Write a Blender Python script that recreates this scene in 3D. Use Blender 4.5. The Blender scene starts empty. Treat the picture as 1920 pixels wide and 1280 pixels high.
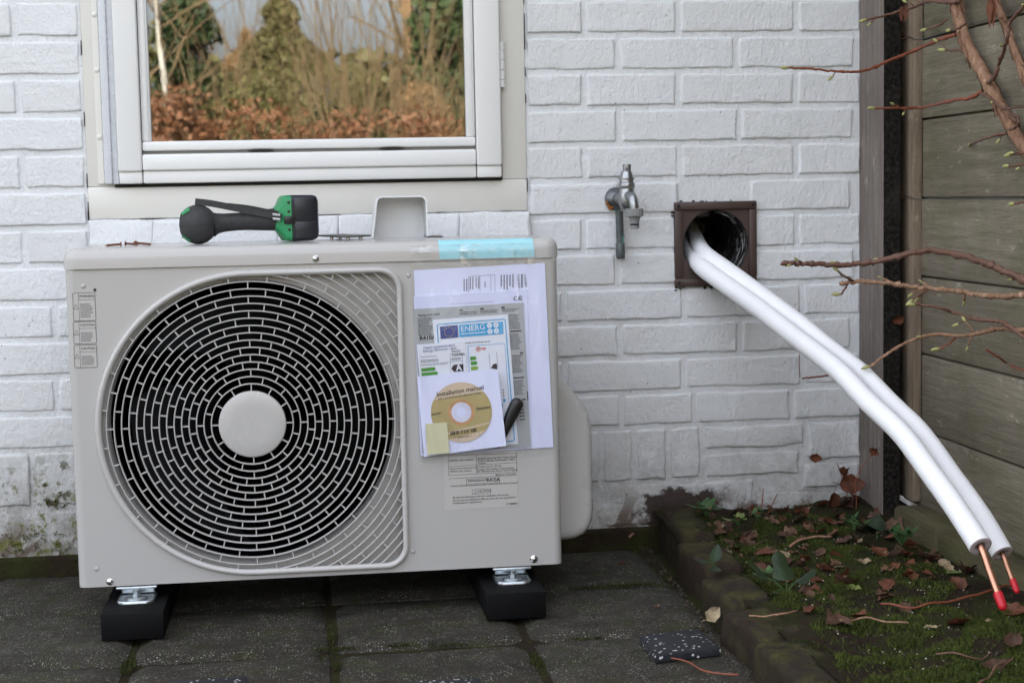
import bpy, bmesh, math, random
from mathutils import Vector, Matrix, noise as mnoise

random.seed(7)
SC = bpy.context.scene
COL = SC.collection
R = math.radians

# ------------------------------------------------------------------ camera
cam_data = bpy.data.cameras.new('camera')
cam = bpy.data.objects.new('camera', cam_data)
COL.objects.link(cam)
YAW, PITCH, ROLL = 0.13079, 0.09170, -0.01971
fw = Vector((math.sin(YAW) * math.cos(PITCH), math.cos(YAW) * math.cos(PITCH), -math.sin(PITCH)))
rt = Vector((math.cos(YAW), -math.sin(YAW), 0))
up = rt.cross(fw)
r2 = rt * math.cos(ROLL) + up * math.sin(ROLL)
u2 = up * math.cos(ROLL) - rt * math.sin(ROLL)
cam.matrix_world = Matrix(((r2.x, u2.x, -fw.x, 0), (r2.y, u2.y, -fw.y, -2.9632), (r2.z, u2.z, -fw.z, 0.6716), (0, 0, 0, 1)))
cam_data.sensor_width = 36.0
cam_data.lens = 56.0
cam_data.clip_start = 0.05
cam_data.clip_end = 2000
cam_data.dof.use_dof = True
cam_data.dof.focus_distance = 2.58
cam_data.dof.aperture_fstop = 8.0
SC.camera = cam

# ------------------------------------------------------------------ sky, sun, exposure
SUN_EL, SUN_AZ = R(30), R(-18)          # azimuth from +Y (behind the house) towards +X
world = bpy.data.worlds.new('World')
SC.world = world
world.use_nodes = True
wn = world.node_tree
wn.nodes.clear()
w_out = wn.nodes.new('ShaderNodeOutputWorld')
w_bg = wn.nodes.new('ShaderNodeBackground')
w_sky = wn.nodes.new('ShaderNodeTexSky')
w_sky.sky_type = 'NISHITA'
w_sky.sun_disc = False
w_sky.sun_elevation = SUN_EL
w_sky.sun_rotation = SUN_AZ
w_sky.air_density = 0.75
w_sky.dust_density = 8.0
w_sky.ozone_density = 0.4
w_bg.inputs['Strength'].default_value = 0.15
w_hsv = wn.nodes.new('ShaderNodeHueSaturation')          # thin high cloud: paler than a clear sky
w_hsv.inputs['Saturation'].default_value = 0.36
wn.links.new(w_sky.outputs[0], w_hsv.inputs['Color'])
wn.links.new(w_hsv.outputs[0], w_bg.inputs['Color'])
wn.links.new(w_bg.outputs[0], w_out.inputs['Surface'])
sun_data = bpy.data.lights.new('sun', 'SUN')
sun_data.energy = 2.0
sun_data.angle = R(0.6)
sun_data.color = (1.0, 0.93, 0.82)
sun = bpy.data.objects.new('sun', sun_data)
COL.objects.link(sun)
sdir = Vector((math.sin(SUN_AZ) * math.cos(SUN_EL), math.cos(SUN_AZ) * math.cos(SUN_EL), math.sin(SUN_EL)))
sun.rotation_euler = sdir.to_track_quat('Z', 'Y').to_euler()
sun.location = (0, 6, 9)
SC.view_settings.view_transform = 'Standard'
SC.view_settings.look = 'None'
SC.view_settings.gamma = 1.0
SC.view_settings.use_curve_mapping = False
SC.view_settings.exposure = 3.22
SC.render.engine = 'CYCLES'
SC.cycles.use_denoising = True
SC.cycles.max_bounces = 6
SC.cycles.diffuse_bounces = 3
SC.cycles.glossy_bounces = 3
SC.cycles.transmission_bounces = 3
SC.cycles.transparent_max_bounces = 10
SC.cycles.caustics_reflective = False
SC.cycles.caustics_refractive = False

# ------------------------------------------------------------------ helpers: objects
WL = {}                                  # world location of every root


def tag(o, label=None, cat=None, group=None, kind=None):
    if label: o['label'] = label
    if cat: o['category'] = cat
    if group: o['group'] = group
    if kind: o['kind'] = kind
    return o


def root(name, loc, label, cat, group=None):
    o = bpy.data.objects.new(name, None)
    o.empty_display_size = 0.05
    COL.objects.link(o)
    o.location = loc
    WL[o] = Vector(loc)
    return tag(o, label, cat, group)


def link(name, me, parent=None):
    o = bpy.data.objects.new(name, me)
    COL.objects.link(o)
    if parent is not None:
        o.parent = parent
        o.location = -WL.get(parent, Vector((0, 0, 0)))
    return o


class MB:
    """collects vertices and faces in world coordinates"""

    def __init__(self):
        self.v, self.f, self.m = [], [], []

    def add(self, vs, fs, mi=0):
        b = len(self.v)
        self.v += [tuple(x) for x in vs]
        self.f += [tuple(i + b for i in f) for f in fs]
        self.m += [mi] * len(fs)

    def box(self, x0, x1, y0, y1, z0, z1, mi=0):
        vs = [(x, y, z) for z in (z0, z1) for y in (y0, y1) for x in (x0, x1)]
        self.add(vs, [(0, 2, 3, 1), (4, 5, 7, 6), (0, 1, 5, 4), (2, 6, 7, 3), (0, 4, 6, 2), (1, 3, 7, 5)], mi)

    def rbox(self, x0, x1, y0, y1, z0, z1, r=0.003, seg=2, jig=0.0, mi=0, mat=None):
        bm = bmesh.new()
        bmesh.ops.create_cube(bm, size=1)
        for v in bm.verts:
            v.co = Vector(((x0 + x1) / 2 + v.co.x * (x1 - x0), (y0 + y1) / 2 + v.co.y * (y1 - y0), (z0 + z1) / 2 + v.co.z * (z1 - z0)))
        r = min(r, 0.49 * min(x1 - x0, y1 - y0, z1 - z0))
        bmesh.ops.bevel(bm, geom=bm.edges[:], offset=r, segments=seg, affect='EDGES', profile=0.5)
        if mat is not None: bm.transform(mat)
        if jig:
            for v in bm.verts: v.co += Vector([random.uniform(-jig, jig) for _ in range(3)])
        bm.verts.index_update()
        self.add([v.co[:] for v in bm.verts], [[v.index for v in f.verts] for f in bm.faces], mi)
        bm.free()

    def quad(self, a, b, c, d, mi=0):
        self.add([a, b, c, d], [(0, 1, 2, 3)], mi)

    def tube(self, pts, rad, seg=8, cap=True, mi=0, wob=0.0):
        pts = [Vector(p) for p in pts]
        n = len(pts)
        if not isinstance(rad, (list, tuple)): rad = [rad] * n
        ref = None
        vs, fs = [], []
        for i, p in enumerate(pts):
            t = (pts[min(i + 1, n - 1)] - pts[max(i - 1, 0)])
            t = t.normalized() if t.length > 1e-9 else Vector((0, 0, 1))
            if ref is None:
                ref = Vector((0, 0, 1)) if abs(t.z) < 0.9 else Vector((1, 0, 0))
            a = t.cross(ref)
            a = a.normalized() if a.length > 1e-6 else t.orthogonal().normalized()
            b = a.cross(t).normalized()
            ref = b
            for k in range(seg):
                an = 2 * math.pi * k / seg
                rr = rad[i] * (1 + (random.uniform(-wob, wob) if wob else 0))
                vs.append(p + (a * math.cos(an) + b * math.sin(an)) * rr)
        for i in range(n - 1):
            for k in range(seg):
                k2 = (k + 1) % seg
                fs.append((i * seg + k, i * seg + k2, (i + 1) * seg + k2, (i + 1) * seg + k))
        if cap:
            fs.append(tuple(range(seg - 1, -1, -1)))
            fs.append(tuple((n - 1) * seg + k for k in range(seg)))
        self.add(vs, fs, mi)

    def lathe(self, o, axis, prof, seg=24, mi=0, cap=True):
        """prof: list of (t along axis, radius)"""
        o, ax = Vector(o), Vector(axis).normalized()
        a = ax.orthogonal().normalized()
        b = ax.cross(a)
        vs, fs = [], []
        for (t, r) in prof:
            for k in range(seg):
                an = 2 * math.pi * k / seg
                vs.append(o + ax * t + (a * math.cos(an) + b * math.sin(an)) * max(r, 1e-5))
        n = len(prof)
        for i in range(n - 1):
            for k in range(seg):
                k2 = (k + 1) % seg
                fs.append((i * seg + k, i * seg + k2, (i + 1) * seg + k2, (i + 1) * seg + k))
        if cap:
            fs.append(tuple(range(seg - 1, -1, -1)))
            fs.append(tuple((n - 1) * seg + k for k in range(seg)))
        self.add(vs, fs, mi)

    def mesh(self, name, mats, smooth=False, angle=None):
        me = bpy.data.meshes.new(name)
        me.from_pydata(self.v, [], self.f)
        mats = mats if isinstance(mats, (list, tuple)) else [mats]
        for m in mats: me.materials.append(m)
        if len(mats) > 1: me.polygons.foreach_set('material_index', self.m)
        if smooth:
            me.polygons.foreach_set('use_smooth', [True] * len(me.polygons))
            if angle: me.set_sharp_from_angle(angle=R(angle))
        me.update()
        return me

    def build(self, name, mats, parent=None, smooth=False, angle=40):
        return link(name, self.mesh(name, mats, smooth, angle), parent)


def catmull(pts, n=6):
    pts = [Vector(p) for p in pts]
    out = []
    for i in range(len(pts) - 1):
        p0, p1, p2, p3 = pts[max(i - 1, 0)], pts[i], pts[i + 1], pts[min(i + 2, len(pts) - 1)]
        for k in range(n):
            t = k / n
            out.append(0.5 * ((2 * p1) + (p2 - p0) * t + (2 * p0 - 5 * p1 + 4 * p2 - p3) * t * t + (3 * p1 - p0 - 3 * p2 + p3) * t ** 3))
    out.append(pts[-1])
    return out


def sstep(a, b, x):
    t = min(max((x - a) / (b - a), 0), 1)
    return t * t * (3 - 2 * t)


def fill_loops(loops, y, flip=False):
    """flat face at Y=y bounded by loops of (x, z); later loops are holes"""
    bm = bmesh.new()
    eds = []
    for lp in loops:
        vs = [bm.verts.new((x, y, z)) for x, z in lp]
        for i in range(len(vs)): eds.append(bm.edges.new((vs[i], vs[(i + 1) % len(vs)])))
    bmesh.ops.triangle_fill(bm, use_beauty=True, use_dissolve=False, edges=eds, normal=(0, -1, 0))
    bm.verts.index_update()
    out = ([v.co[:] for v in bm.verts], [[v.index for v in f.verts] for f in bm.faces])
    bm.free()
    return out


# ------------------------------------------------------------------ helpers: materials
class NT:
    def __init__(self, name):
        self.mat = bpy.data.materials.new(name)
        self.mat.use_nodes = True
        self.t = self.mat.node_tree
        self.b = self.t.nodes['Principled BSDF']
        self.out = self.t.nodes['Material Output']
        self.pos = self.t.nodes.new('ShaderNodeNewGeometry').outputs['Position']

    def n(self, typ, **kw):
        x = self.t.nodes.new(typ)
        for k, v in kw.items(): setattr(x, k, v)
        return x

    def link(self, a, b): self.t.links.new(a, b)

    def put(self, sock, val):
        if isinstance(val, bpy.types.NodeSocket): self.link(val, sock)
        elif isinstance(val, (tuple, list)): sock.default_value = tuple(val) + ((1,) if len(val) == 3 and len(sock.default_value) == 4 else ())
        else: sock.default_value = val

    def noise(self, scale, detail=4, rough=0.55, vec=None, dist=0.0, stretch=None):
        x = self.n('ShaderNodeTexNoise')
        x.inputs['Scale'].default_value = scale
        x.inputs['Detail'].default_value = detail
        x.inputs['Roughness'].default_value = rough
        x.inputs['Distortion'].default_value = dist
        vec = vec or self.pos
        if stretch:
            mp = self.n('ShaderNodeMapping')
            mp.inputs['Scale'].default_value = stretch
            self.link(vec, mp.inputs['Vector'])
            vec = mp.outputs[0]
        self.link(vec, x.inputs['Vector'])
        return x.outputs['Fac']

    def voro(self, scale, feat='F1', rnd=1.0):
        x = self.n('ShaderNodeTexVoronoi', feature=feat)
        x.inputs['Scale'].default_value = scale
        x.inputs['Randomness'].default_value = rnd
        self.link(self.pos, x.inputs['Vector'])
        return x

    def ramp(self, fac, stops, interp='LINEAR'):
        x = self.n('ShaderNodeValToRGB')
        x.color_ramp.interpolation = interp
        e = x.color_ramp.elements
        while len(e) < len(stops): e.new(0.5)
        for i, (p, c) in enumerate(stops):
            e[i].position = p
            e[i].color = (c, c, c, 1) if isinstance(c, (int, float)) else tuple(c) + (1,)
        self.link(fac, x.inputs['Fac'])
        return x.outputs['Color']

    def mix(self, fac, a, b, mode='MIX'):
        x = self.n('ShaderNodeMix', data_type='RGBA', blend_type=mode)
        self.put(x.inputs[0], fac); self.put(x.inputs[6], a); self.put(x.inputs[7], b)
        return x.outputs[2]

    def math(self, op, a, b=0.0, clamp=False):
        x = self.n('ShaderNodeMath', operation=op, use_clamp=clamp)
        self.put(x.inputs[0], a); self.put(x.inputs[1], b)
        return x.outputs[0]

    def sep(self):
        x = self.n('ShaderNodeSeparateXYZ')
        self.link(self.pos, x.inputs[0])
        return x.outputs

    def rand(self):
        return self.n('ShaderNodeObjectInfo').outputs['Random']

    def bump(self, h, strength=0.3, dist=0.002, prev=None):
        x = self.n('ShaderNodeBump')
        x.inputs['Strength'].default_value = strength
        x.inputs['Distance'].default_value = dist
        self.link(h, x.inputs['Height'])
        if prev is not None: self.link(prev, x.inputs['Normal'])
        return x.outputs[0]

    def done(self, color=None, rough=None, normal=None, metal=None, spec=None):
        if color is not None: self.put(self.b.inputs['Base Color'], color)
        if rough is not None: self.put(self.b.inputs['Roughness'], rough)
        if metal is not None: self.put(self.b.inputs['Metallic'], metal)
        if spec is not None: self.put(self.b.inputs['Specular IOR Level'], spec)
        if normal is not None: self.link(normal, self.b.inputs['Normal'])
        return self.mat


def plain(name, color, rough=0.5, metal=0.0, var=0.06, scale=30, bump=0.0, bscale=200, bdist=0.0006, spec=None, rvar=0.06):
    k = NT(name)
    c = k.mix(k.noise(scale, 5), tuple(x * (1 - var) for x in color), tuple(min(1, x * (1 + var)) for x in color))
    nm = k.bump(k.noise(bscale, 4), bump, bdist) if bump else None
    rr = k.ramp(k.noise(scale * 2.3, 4), [(0.3, max(0, rough - rvar)), (0.7, min(1, rough + rvar))])
    return k.done(c, rr, nm, metal, spec)


def painted_wall(name, mortar=False):
    k = NT(name)
    x, y, z = k.sep()
    base = k.mix(k.noise(9, 5), (0.72, 0.73, 0.735), (0.79, 0.80, 0.805))
    base = k.mix(k.math('MULTIPLY', k.rand(), 0.5 if not mortar else 0.0), base, (0.70, 0.695, 0.68))
    # small chips and fly specks
    v = k.voro(55)
    chip = k.math('MULTIPLY', k.ramp(v.outputs['Distance'], [(0.05, 1.0), (0.11, 0.0)]), k.ramp(k.noise(7, 3), [(0.55, 0.0), (0.62, 1.0)]))
    base = k.mix(chip, base, (0.16, 0.12, 0.09))
    # grime that creeps up from the ground
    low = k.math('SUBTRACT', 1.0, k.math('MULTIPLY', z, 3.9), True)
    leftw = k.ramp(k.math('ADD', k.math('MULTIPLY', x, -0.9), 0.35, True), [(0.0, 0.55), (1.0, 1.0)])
    splash_shade = k.math('MULTIPLY', k.ramp(k.noise(33, 8, 0.75), [(0.36, 0.0), (0.66, 1.0)]), k.math('SUBTRACT', 1.0, k.math('MULTIPLY', z, 2.6), True))  # noisy splash dirt plus painted shade, stronger towards the ground
    base = k.mix(k.math('MULTIPLY', splash_shade, 0.55, True), base, (0.43, 0.415, 0.38))
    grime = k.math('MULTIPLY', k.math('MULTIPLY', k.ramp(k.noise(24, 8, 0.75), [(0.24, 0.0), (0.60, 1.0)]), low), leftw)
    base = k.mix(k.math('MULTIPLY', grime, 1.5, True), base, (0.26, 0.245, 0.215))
    pit = k.math('MULTIPLY', k.ramp(k.noise(120, 5, 0.7), [(0.56, 0.0), (0.66, 1.0)]), k.math('MULTIPLY', low, leftw))
    base = k.mix(k.math('MULTIPLY', pit, 0.8, True), base, (0.13, 0.12, 0.10))
    peel = k.math('MULTIPLY', k.ramp(k.noise(14, 8, 0.65, dist=0.6), [(0.52, 0.0), (0.57, 1.0)]), k.ramp(z, [(0.055, 1.0), (0.105, 0.0)]))
    base = k.mix(peel, base, (0.15, 0.115, 0.09))
    edge = k.math('MULTIPLY', k.math('SUBTRACT', k.noise(22, 8, 0.7), 0.5), 0.16)
    inx = k.math('MULTIPLY', k.ramp(k.math('ADD', x, edge), [(0.632, 0.0), (0.644, 1.0)]), k.ramp(k.math('ADD', x, edge), [(0.77, 1.0), (0.80, 0.0)]))
    bare = k.math('MULTIPLY', inx, k.ramp(k.math('ADD', z, k.math('MULTIPLY', edge, 0.5)), [(0.094, 1.0), (0.100, 0.0)]))
    base = k.mix(bare, base, k.mix(k.noise(30, 6, 0.7), (0.018, 0.012, 0.009), (0.060, 0.038, 0.028)))
    # green growth in patches near the foot of the wall, thickest to the left
    lx = k.ramp(x, [(-0.0, 0.0), (1.0, 0.0)])
    side = k.math('SUBTRACT', 0.55, k.math('MULTIPLY', k.math('ADD', x, 0.45), 1.4), True)
    mz = k.math('MULTIPLY', k.ramp(z, [(0.10, 1.0), (0.25, 0.0)]), side)
    moss = k.math('MULTIPLY', k.ramp(k.noise(30, 7, 0.7), [(0.53, 0.0), (0.60, 1.0)]), k.math('MULTIPLY', mz, 1.8, True))
    base = k.mix(moss, base, k.mix(k.noise(160, 3), (0.10, 0.11, 0.02), (0.20, 0.20, 0.05)))
    if mortar:
        base = k.mix(k.math('MULTIPLY', k.ramp(k.noise(45, 6, 0.7), [(0.55, 0.0), (0.8, 1.0)]), 0.25), base, (0.50, 0.49, 0.47))
    h1 = k.noise(38, 6, 0.6)
    h2 = k.noise(150, 6, 0.65, stretch=(1, 1, 0.55))
    h3 = k.voro(85, 'SMOOTH_F1').outputs['Distance']
    nm = k.bump(h1, 0.40, 0.006)
    nm = k.bump(h2, 0.9, 0.0034, nm)
    nm = k.bump(k.noise(75, 8, 0.75, stretch=(0.5, 1, 1.3), dist=0.5), 0.45, 0.0032, nm)
    nm = k.bump(k.noise(420, 3, 0.6), 0.6, 0.0014, nm)
    nm = k.bump(h3, 0.08, 0.002, nm)
    return k.done(base, k.ramp(k.noise(40, 3), [(0.3, 0.42), (0.7, 0.6)]), nm)


def weathered(name, a, b, axis='z', green=0.0, rough=0.8, bump=0.6):
    """old timber: grain stretched along one axis, lichen and pale scuffs"""
    k = NT(name)
    st = {'z': (30, 30, 1.6), 'y': (30, 1.6, 30)}[axis]
    grain = k.noise(3.0, 8, 0.65, stretch=st, dist=0.4)
    c = k.mix(k.ramp(grain, [(0.3, 0.0), (0.72, 1.0)]), a, b)
    c = k.mix(k.math('MULTIPLY', k.rand(), 0.45), c, tuple(x * 0.72 for x in a))
    c = k.mix(k.ramp(k.noise(4.5, 6, 0.6), [(0.45, 0.0), (0.75, 0.55)]), c, tuple(x * 0.55 for x in a))
    fleck = k.math('MULTIPLY', k.ramp(k.noise(60, 7, 0.7, stretch=(1, 1, 0.4) if axis == 'z' else (1, 0.4, 1)), [(0.6, 0.0), (0.7, 1.0)]), 0.4)
    c = k.mix(fleck, c, tuple(min(1, x * 2.0 + 0.05) for x in b))
    if green:
        c = k.mix(k.math('MULTIPLY', k.ramp(k.noise(7, 6, 0.6), [(0.42, 0.0), (0.7, 1.0)]), green), c, (0.105, 0.105, 0.035))
    fine = k.noise(14.0, 6, 0.7, stretch=st, dist=0.6)
    c = k.mix(k.ramp(fine, [(0.52, 0.0), (0.66, 0.55)]), c, tuple(x * 0.42 for x in a))
    nm = k.bump(grain, bump, 0.003)
    nm = k.bump(fine, bump, 0.0016, nm)
    nm = k.bump(k.noise(220, 4), 0.25, 0.001, nm)
    return k.done(c, rough, nm, spec=0.25)


def paving_mat(name):
    k = NT(name)
    rnd = k.rand()
    c = k.mix(k.ramp(k.noise(13, 8, 0.7), [(0.3, 0.0), (0.7, 1.0)]), (0.0095, 0.0083, 0.0062), (0.052, 0.046, 0.035))
    c = k.mix(k.math('MULTIPLY', rnd, 0.5), c, (0.017, 0.0125, 0.009))
    c = k.mix(k.ramp(k.noise(330, 4, 0.7), [(0.40, 0.0), (0.70, 0.75)]), c, (0.052, 0.048, 0.038))
    c = k.mix(k.ramp(k.noise(17, 7, 0.7), [(0.51, 0.0), (0.68, 0.85)]), c, k.mix(k.noise(80, 4), (0.015, 0.018, 0.004), (0.046, 0.050, 0.012)))
    for (sc, lo, thr, col) in ((230, 0.44, 0.45, (0.38, 0.37, 0.32)), (420, 0.36, 0.40, (0.24, 0.23, 0.195))):
        v = k.voro(sc)
        fl = k.math('MULTIPLY', k.ramp(v.outputs['Distance'], [(0.18, 1.0), (0.34, 0.0)]), k.ramp(k.noise(21, 6, 0.75), [(lo, 0.0), (lo + 0.16, 1.0)]))
        vc = k.n('ShaderNodeSeparateColor')
        k.link(v.outputs['Color'], vc.inputs[0])
        fl = k.math('MULTIPLY', fl, k.ramp(vc.outputs[0], [(thr, 0.0), (thr + 0.2, 1.0)]))
        c = k.mix(fl, c, col)
    nm = k.bump(k.noise(60, 7, 0.7), 0.7, 0.005)
    nm = k.bump(k.noise(420, 3), 0.6, 0.0015, nm)
    return k.done(c, k.ramp(k.noise(14, 4), [(0.3, 0.65), (0.7, 0.95)]), nm, spec=0.2)


def soil_mat(name, green=0.5):
    k = NT(name)
    c = k.mix(k.noise(42, 8, 0.7), (0.010, 0.007, 0.005), (0.055, 0.038, 0.026))
    c = k.mix(k.math('MULTIPLY', k.ramp(k.noise(9, 7, 0.65), [(0.42, 0.0), (0.58, 1.0)]), green), c, k.mix(k.noise(120, 3), (0.022, 0.030, 0.008), (0.055, 0.065, 0.018)))
    nm = k.bump(k.noise(90, 8, 0.75), 0.9, 0.01)
    return k.done(c, 0.95, nm, spec=0.1)


def duct_mat(name):
    k = NT(name)
    c = k.mix(k.ramp(k.noise(28, 7, 0.75, stretch=(1, 3.5, 1), dist=0.8), [(0.50, 0.0), (0.70, 1.0)]), (0.010, 0.009, 0.009), (0.26, 0.25, 0.245))
    return k.done(c, 0.6, k.bump(k.noise(70, 6, 0.7), 0.8, 0.004), spec=0.3)


def tar_mat(name):
    k = NT(name)
    c = k.mix(k.ramp(k.noise(120, 7, 0.75), [(0.45, 0.0), (0.68, 1.0)]), (0.008, 0.007, 0.006), (0.045, 0.040, 0.034))
    c = k.mix(k.ramp(k.noise(14, 4), [(0.5, 0.0), (0.75, 0.5)]), c, (0.05, 0.042, 0.034))
    return k.done(c, 0.9, k.bump(k.noise(150, 7, 0.7), 0.9, 0.004), spec=0.12)


def stone_mat(name):
    k = NT(name)
    c = k.mix(k.noise(18, 7, 0.65), (0.012, 0.0095, 0.0075), (0.050, 0.040, 0.030))
    c = k.mix(k.math('MULTIPLY', k.rand(), 0.5), c, (0.045, 0.026, 0.019))
    up_ = k.n('ShaderNodeSeparateXYZ')
    k.link(k.n('ShaderNodeNewGeometry').outputs['Normal'], up_.inputs[0])
    c = k.mix(k.math('MULTIPLY', k.ramp(k.noise(22, 7, 0.7), [(0.44, 0.0), (0.62, 0.85)]), k.ramp(up_.outputs[2], [(0.1, 0.35), (0.7, 1.0)])), c, k.mix(k.noise(90, 4), (0.034, 0.036, 0.009), (0.105, 0.098, 0.034)))
    nm = k.bump(k.noise(45, 8, 0.75), 0.9, 0.008)
    nm = k.bump(k.noise(260, 4), 0.5, 0.0015, nm)
    return k.done(c, 0.92, nm, spec=0.15)


def leaf_mat(name, a, b, rough=0.6, trans=0.0):
    k = NT(name)
    c = k.mix(k.rand(), a, b)
    c = k.mix(k.ramp(k.noise(55, 6, 0.7), [(0.38, 0.0), (0.68, 0.85)]), c, tuple(x * 0.35 for x in a))
    nm = k.bump(k.noise(130, 4), 0.4, 0.002)
    return k.done(c, rough, nm, spec=0.3)


def crown_mat(name, a, b, scale=3.0, rough=0.6):
    k = NT(name)
    c = k.mix(k.ramp(k.noise(scale, 5, 0.7), [(0.3, 0.0), (0.7, 1.0)]), a, b)
    c = k.mix(k.ramp(k.noise(scale * 9, 3), [(0.35, 0.0), (0.7, 0.7)]), c, tuple(min(1, x * 1.5) for x in b))
    return k.done(c, rough, None, spec=0.25)


MAT = {}
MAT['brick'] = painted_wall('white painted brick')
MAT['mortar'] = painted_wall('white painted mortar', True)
MAT['plinth'] = soil_mat('tarred mossy plinth', 0.75)
MAT['frame'] = plain('cream gloss paint', (0.72, 0.70, 0.645), 0.36, var=0.03, scale=12, bump=0.12, bscale=90)
MAT['sash'] = plain('white gloss paint', (0.77, 0.765, 0.745), 0.34, var=0.02, scale=14, bump=0.1, bscale=80)
MAT['alu'] = plain('white metal strip', (0.66, 0.68, 0.71), 0.28, var=0.02)
MAT['sealant'] = plain('dark joint gap and shadow strip', (0.02, 0.018, 0.015), 0.9)
MAT['paving'] = paving_mat('mossy concrete paving')
MAT['soil'] = soil_mat('dark garden soil', 0.7)
MAT['joint'] = soil_mat('mossy joint filling', 0.6)
MAT['post'] = weathered('weathered brown post', (0.170, 0.138, 0.118), (0.32, 0.285, 0.255), 'z')
MAT['tar'] = tar_mat('tarred post face')
MAT['batten'] = weathered('weathered batten', (0.21, 0.155, 0.105), (0.34, 0.27, 0.20), 'z')
MAT['board'] = weathered('lichened fence board', (0.195, 0.166, 0.120), (0.36, 0.322, 0.248), 'y', 0.38)
MAT['kick'] = weathered('mossy kickboard', (0.085, 0.072, 0.042), (0.16, 0.14, 0.08), 'y', 0.7)
MAT['beige'] = plain('beige sheet metal', (0.455, 0.442, 0.424), 0.25, var=0.006, scale=5, bump=0.04, bscale=500, bdist=0.0002, rvar=0.01)
MAT['beige_pl'] = plain('beige plastic', (0.48, 0.466, 0.446), 0.28, var=0.008, scale=6, rvar=0.02)
MAT['lid'] = plain('beige coated lid', (0.47, 0.455, 0.435), 0.2, var=0.008, scale=5, rvar=0.02)
MAT['black'] = plain('black plastic', (0.008, 0.008, 0.009), 0.35, var=0.2)
MAT['inside'] = plain('dark machine inside', (0.0022, 0.0022, 0.0022), 0.8, var=0.2, spec=0.05)
MAT['blade'] = plain('dark grey fan blade', (0.0045, 0.0045, 0.0048), 0.5, var=0.1, spec=0.12)
MAT['rubber'] = plain('black rubber', (0.0045, 0.0045, 0.0047), 0.65, var=0.3, scale=25, bump=0.3, bscale=160, spec=0.12)
MAT['zinc'] = plain('zinc plated steel', (0.50, 0.545, 0.57), 0.38, 1.0, var=0.3, scale=110)
MAT['chrome'] = plain('screw steel', (0.55, 0.55, 0.54), 0.16, 1.0, var=0.1)
MAT['rust'] = plain('rusty screw', (0.16, 0.06, 0.035), 0.65, 0.5, var=0.4, scale=200)
MAT['white_pl'] = plain('white plastic', (0.74, 0.75, 0.75), 0.35, var=0.01)
MAT['paper'] = plain('white paper', (0.68, 0.70, 0.90), 0.6, var=0.015, scale=12)
MAT['paper2'] = plain('white manual paper', (0.63, 0.65, 0.86), 0.6, var=0.015, scale=14)
MAT['label_grey'] = plain('grey label film', (0.36, 0.375, 0.39), 0.4, var=0.05, scale=25)
MAT['label_white'] = plain('label white', (0.70, 0.72, 0.80), 0.5, var=0.02)
MAT['eu_cyan'] = plain('label cyan', (0.035, 0.33, 0.62), 0.45, var=0.02)
MAT['eu_blue'] = plain('label blue', (0.028, 0.05, 0.22), 0.45, var=0.02)
MAT['yellow'] = plain('label yellow', (0.75, 0.55, 0.04), 0.5)
MAT['ink'] = plain('black ink', (0.02, 0.02, 0.022), 0.6)
MAT['ink_grey'] = plain('grey ink', (0.13, 0.13, 0.15), 0.6)
MAT['red_ink'] = plain('red ink', (0.5, 0.09, 0.07), 0.6)
MAT['green1'] = plain('label green', (0.05, 0.26, 0.035), 0.5)
MAT['green2'] = plain('label yellow green', (0.20, 0.36, 0.04), 0.5)
MAT['dark_tag'] = plain('label dark tag', (0.035, 0.025, 0.03), 0.5)
MAT['note'] = plain('pale yellow note', (0.58, 0.56, 0.36), 0.6, var=0.03)
MAT['tape'] = plain('light blue tape', (0.33, 0.66, 0.73), 0.33, var=0.06, scale=40, bump=0.3, bscale=60, bdist=0.002)
MAT['torch'] = plain('torch black rubber', (0.030, 0.030, 0.030), 0.7, var=0.45, scale=110, bump=0.3, bscale=260)
MAT['torch_green'] = plain('torch green plastic', (0.018, 0.24, 0.085), 0.42, var=0.08)
MAT['battery'] = plain('battery black plastic', (0.011, 0.013, 0.018), 0.35, var=0.15)
MAT['card'] = plain('dark grey plate', (0.085, 0.082, 0.075), 0.45, var=0.1)
MAT['brown_pl'] = plain('brown vent plastic', (0.060, 0.036, 0.030), 0.5, var=0.2, scale=40, bump=0.3, bscale=120)
MAT['duct'] = duct_mat('dusty black duct')
MAT['foam'] = plain('white foam insulation', (0.88, 0.88, 0.89), 0.6, var=0.015, scale=20, bump=0.35, bscale=260, bdist=0.0012)
MAT['foam_cut'] = plain('cut foam end', (0.52, 0.42, 0.42), 0.85, var=0.08, scale=200, bump=0.4, bscale=400)
MAT['copper'] = plain('copper tube', (0.58, 0.30, 0.20), 0.36, 1.0, var=0.2, scale=60)
MAT['red_cap'] = plain('red plastic cap', (0.55, 0.012, 0.025), 0.4, var=0.05)
MAT['tap'] = plain('dull chrome tap', (0.33, 0.34, 0.35), 0.34, 1.0, var=0.4, scale=60, bump=0.2, bscale=200)
MAT['tap_dark'] = plain('tarnished metal', (0.17, 0.18, 0.19), 0.42, 0.85, var=0.45, scale=70)
MAT['verdigris'] = plain('tarnished copper pipe', (0.115, 0.13, 0.13), 0.55, 0.5, var=0.5, scale=90, bump=0.4, bscale=150)
MAT['teal'] = plain('verdigris', (0.10, 0.27, 0.23), 0.8, var=0.4, scale=300)
MAT['grey_pl'] = plain('grey plastic connector', (0.23, 0.235, 0.23), 0.5, var=0.1)
MAT['stone'] = stone_mat('mossy edging brick')
MAT['bark'] = weathered('flaky reddish bark', (0.24, 0.115, 0.065), (0.50, 0.33, 0.22), 'z')
MAT['twig'] = plain('brown twig', (0.135, 0.065, 0.042), 0.6, var=0.5, scale=140, bump=0.6, bscale=260)
MAT['twig_red'] = plain('red twig', (0.22, 0.062, 0.03), 0.5, var=0.3, scale=90)
MAT['bud'] = plain('yellow green bud', (0.36, 0.35, 0.13), 0.5, var=0.3, scale=150)
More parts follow.
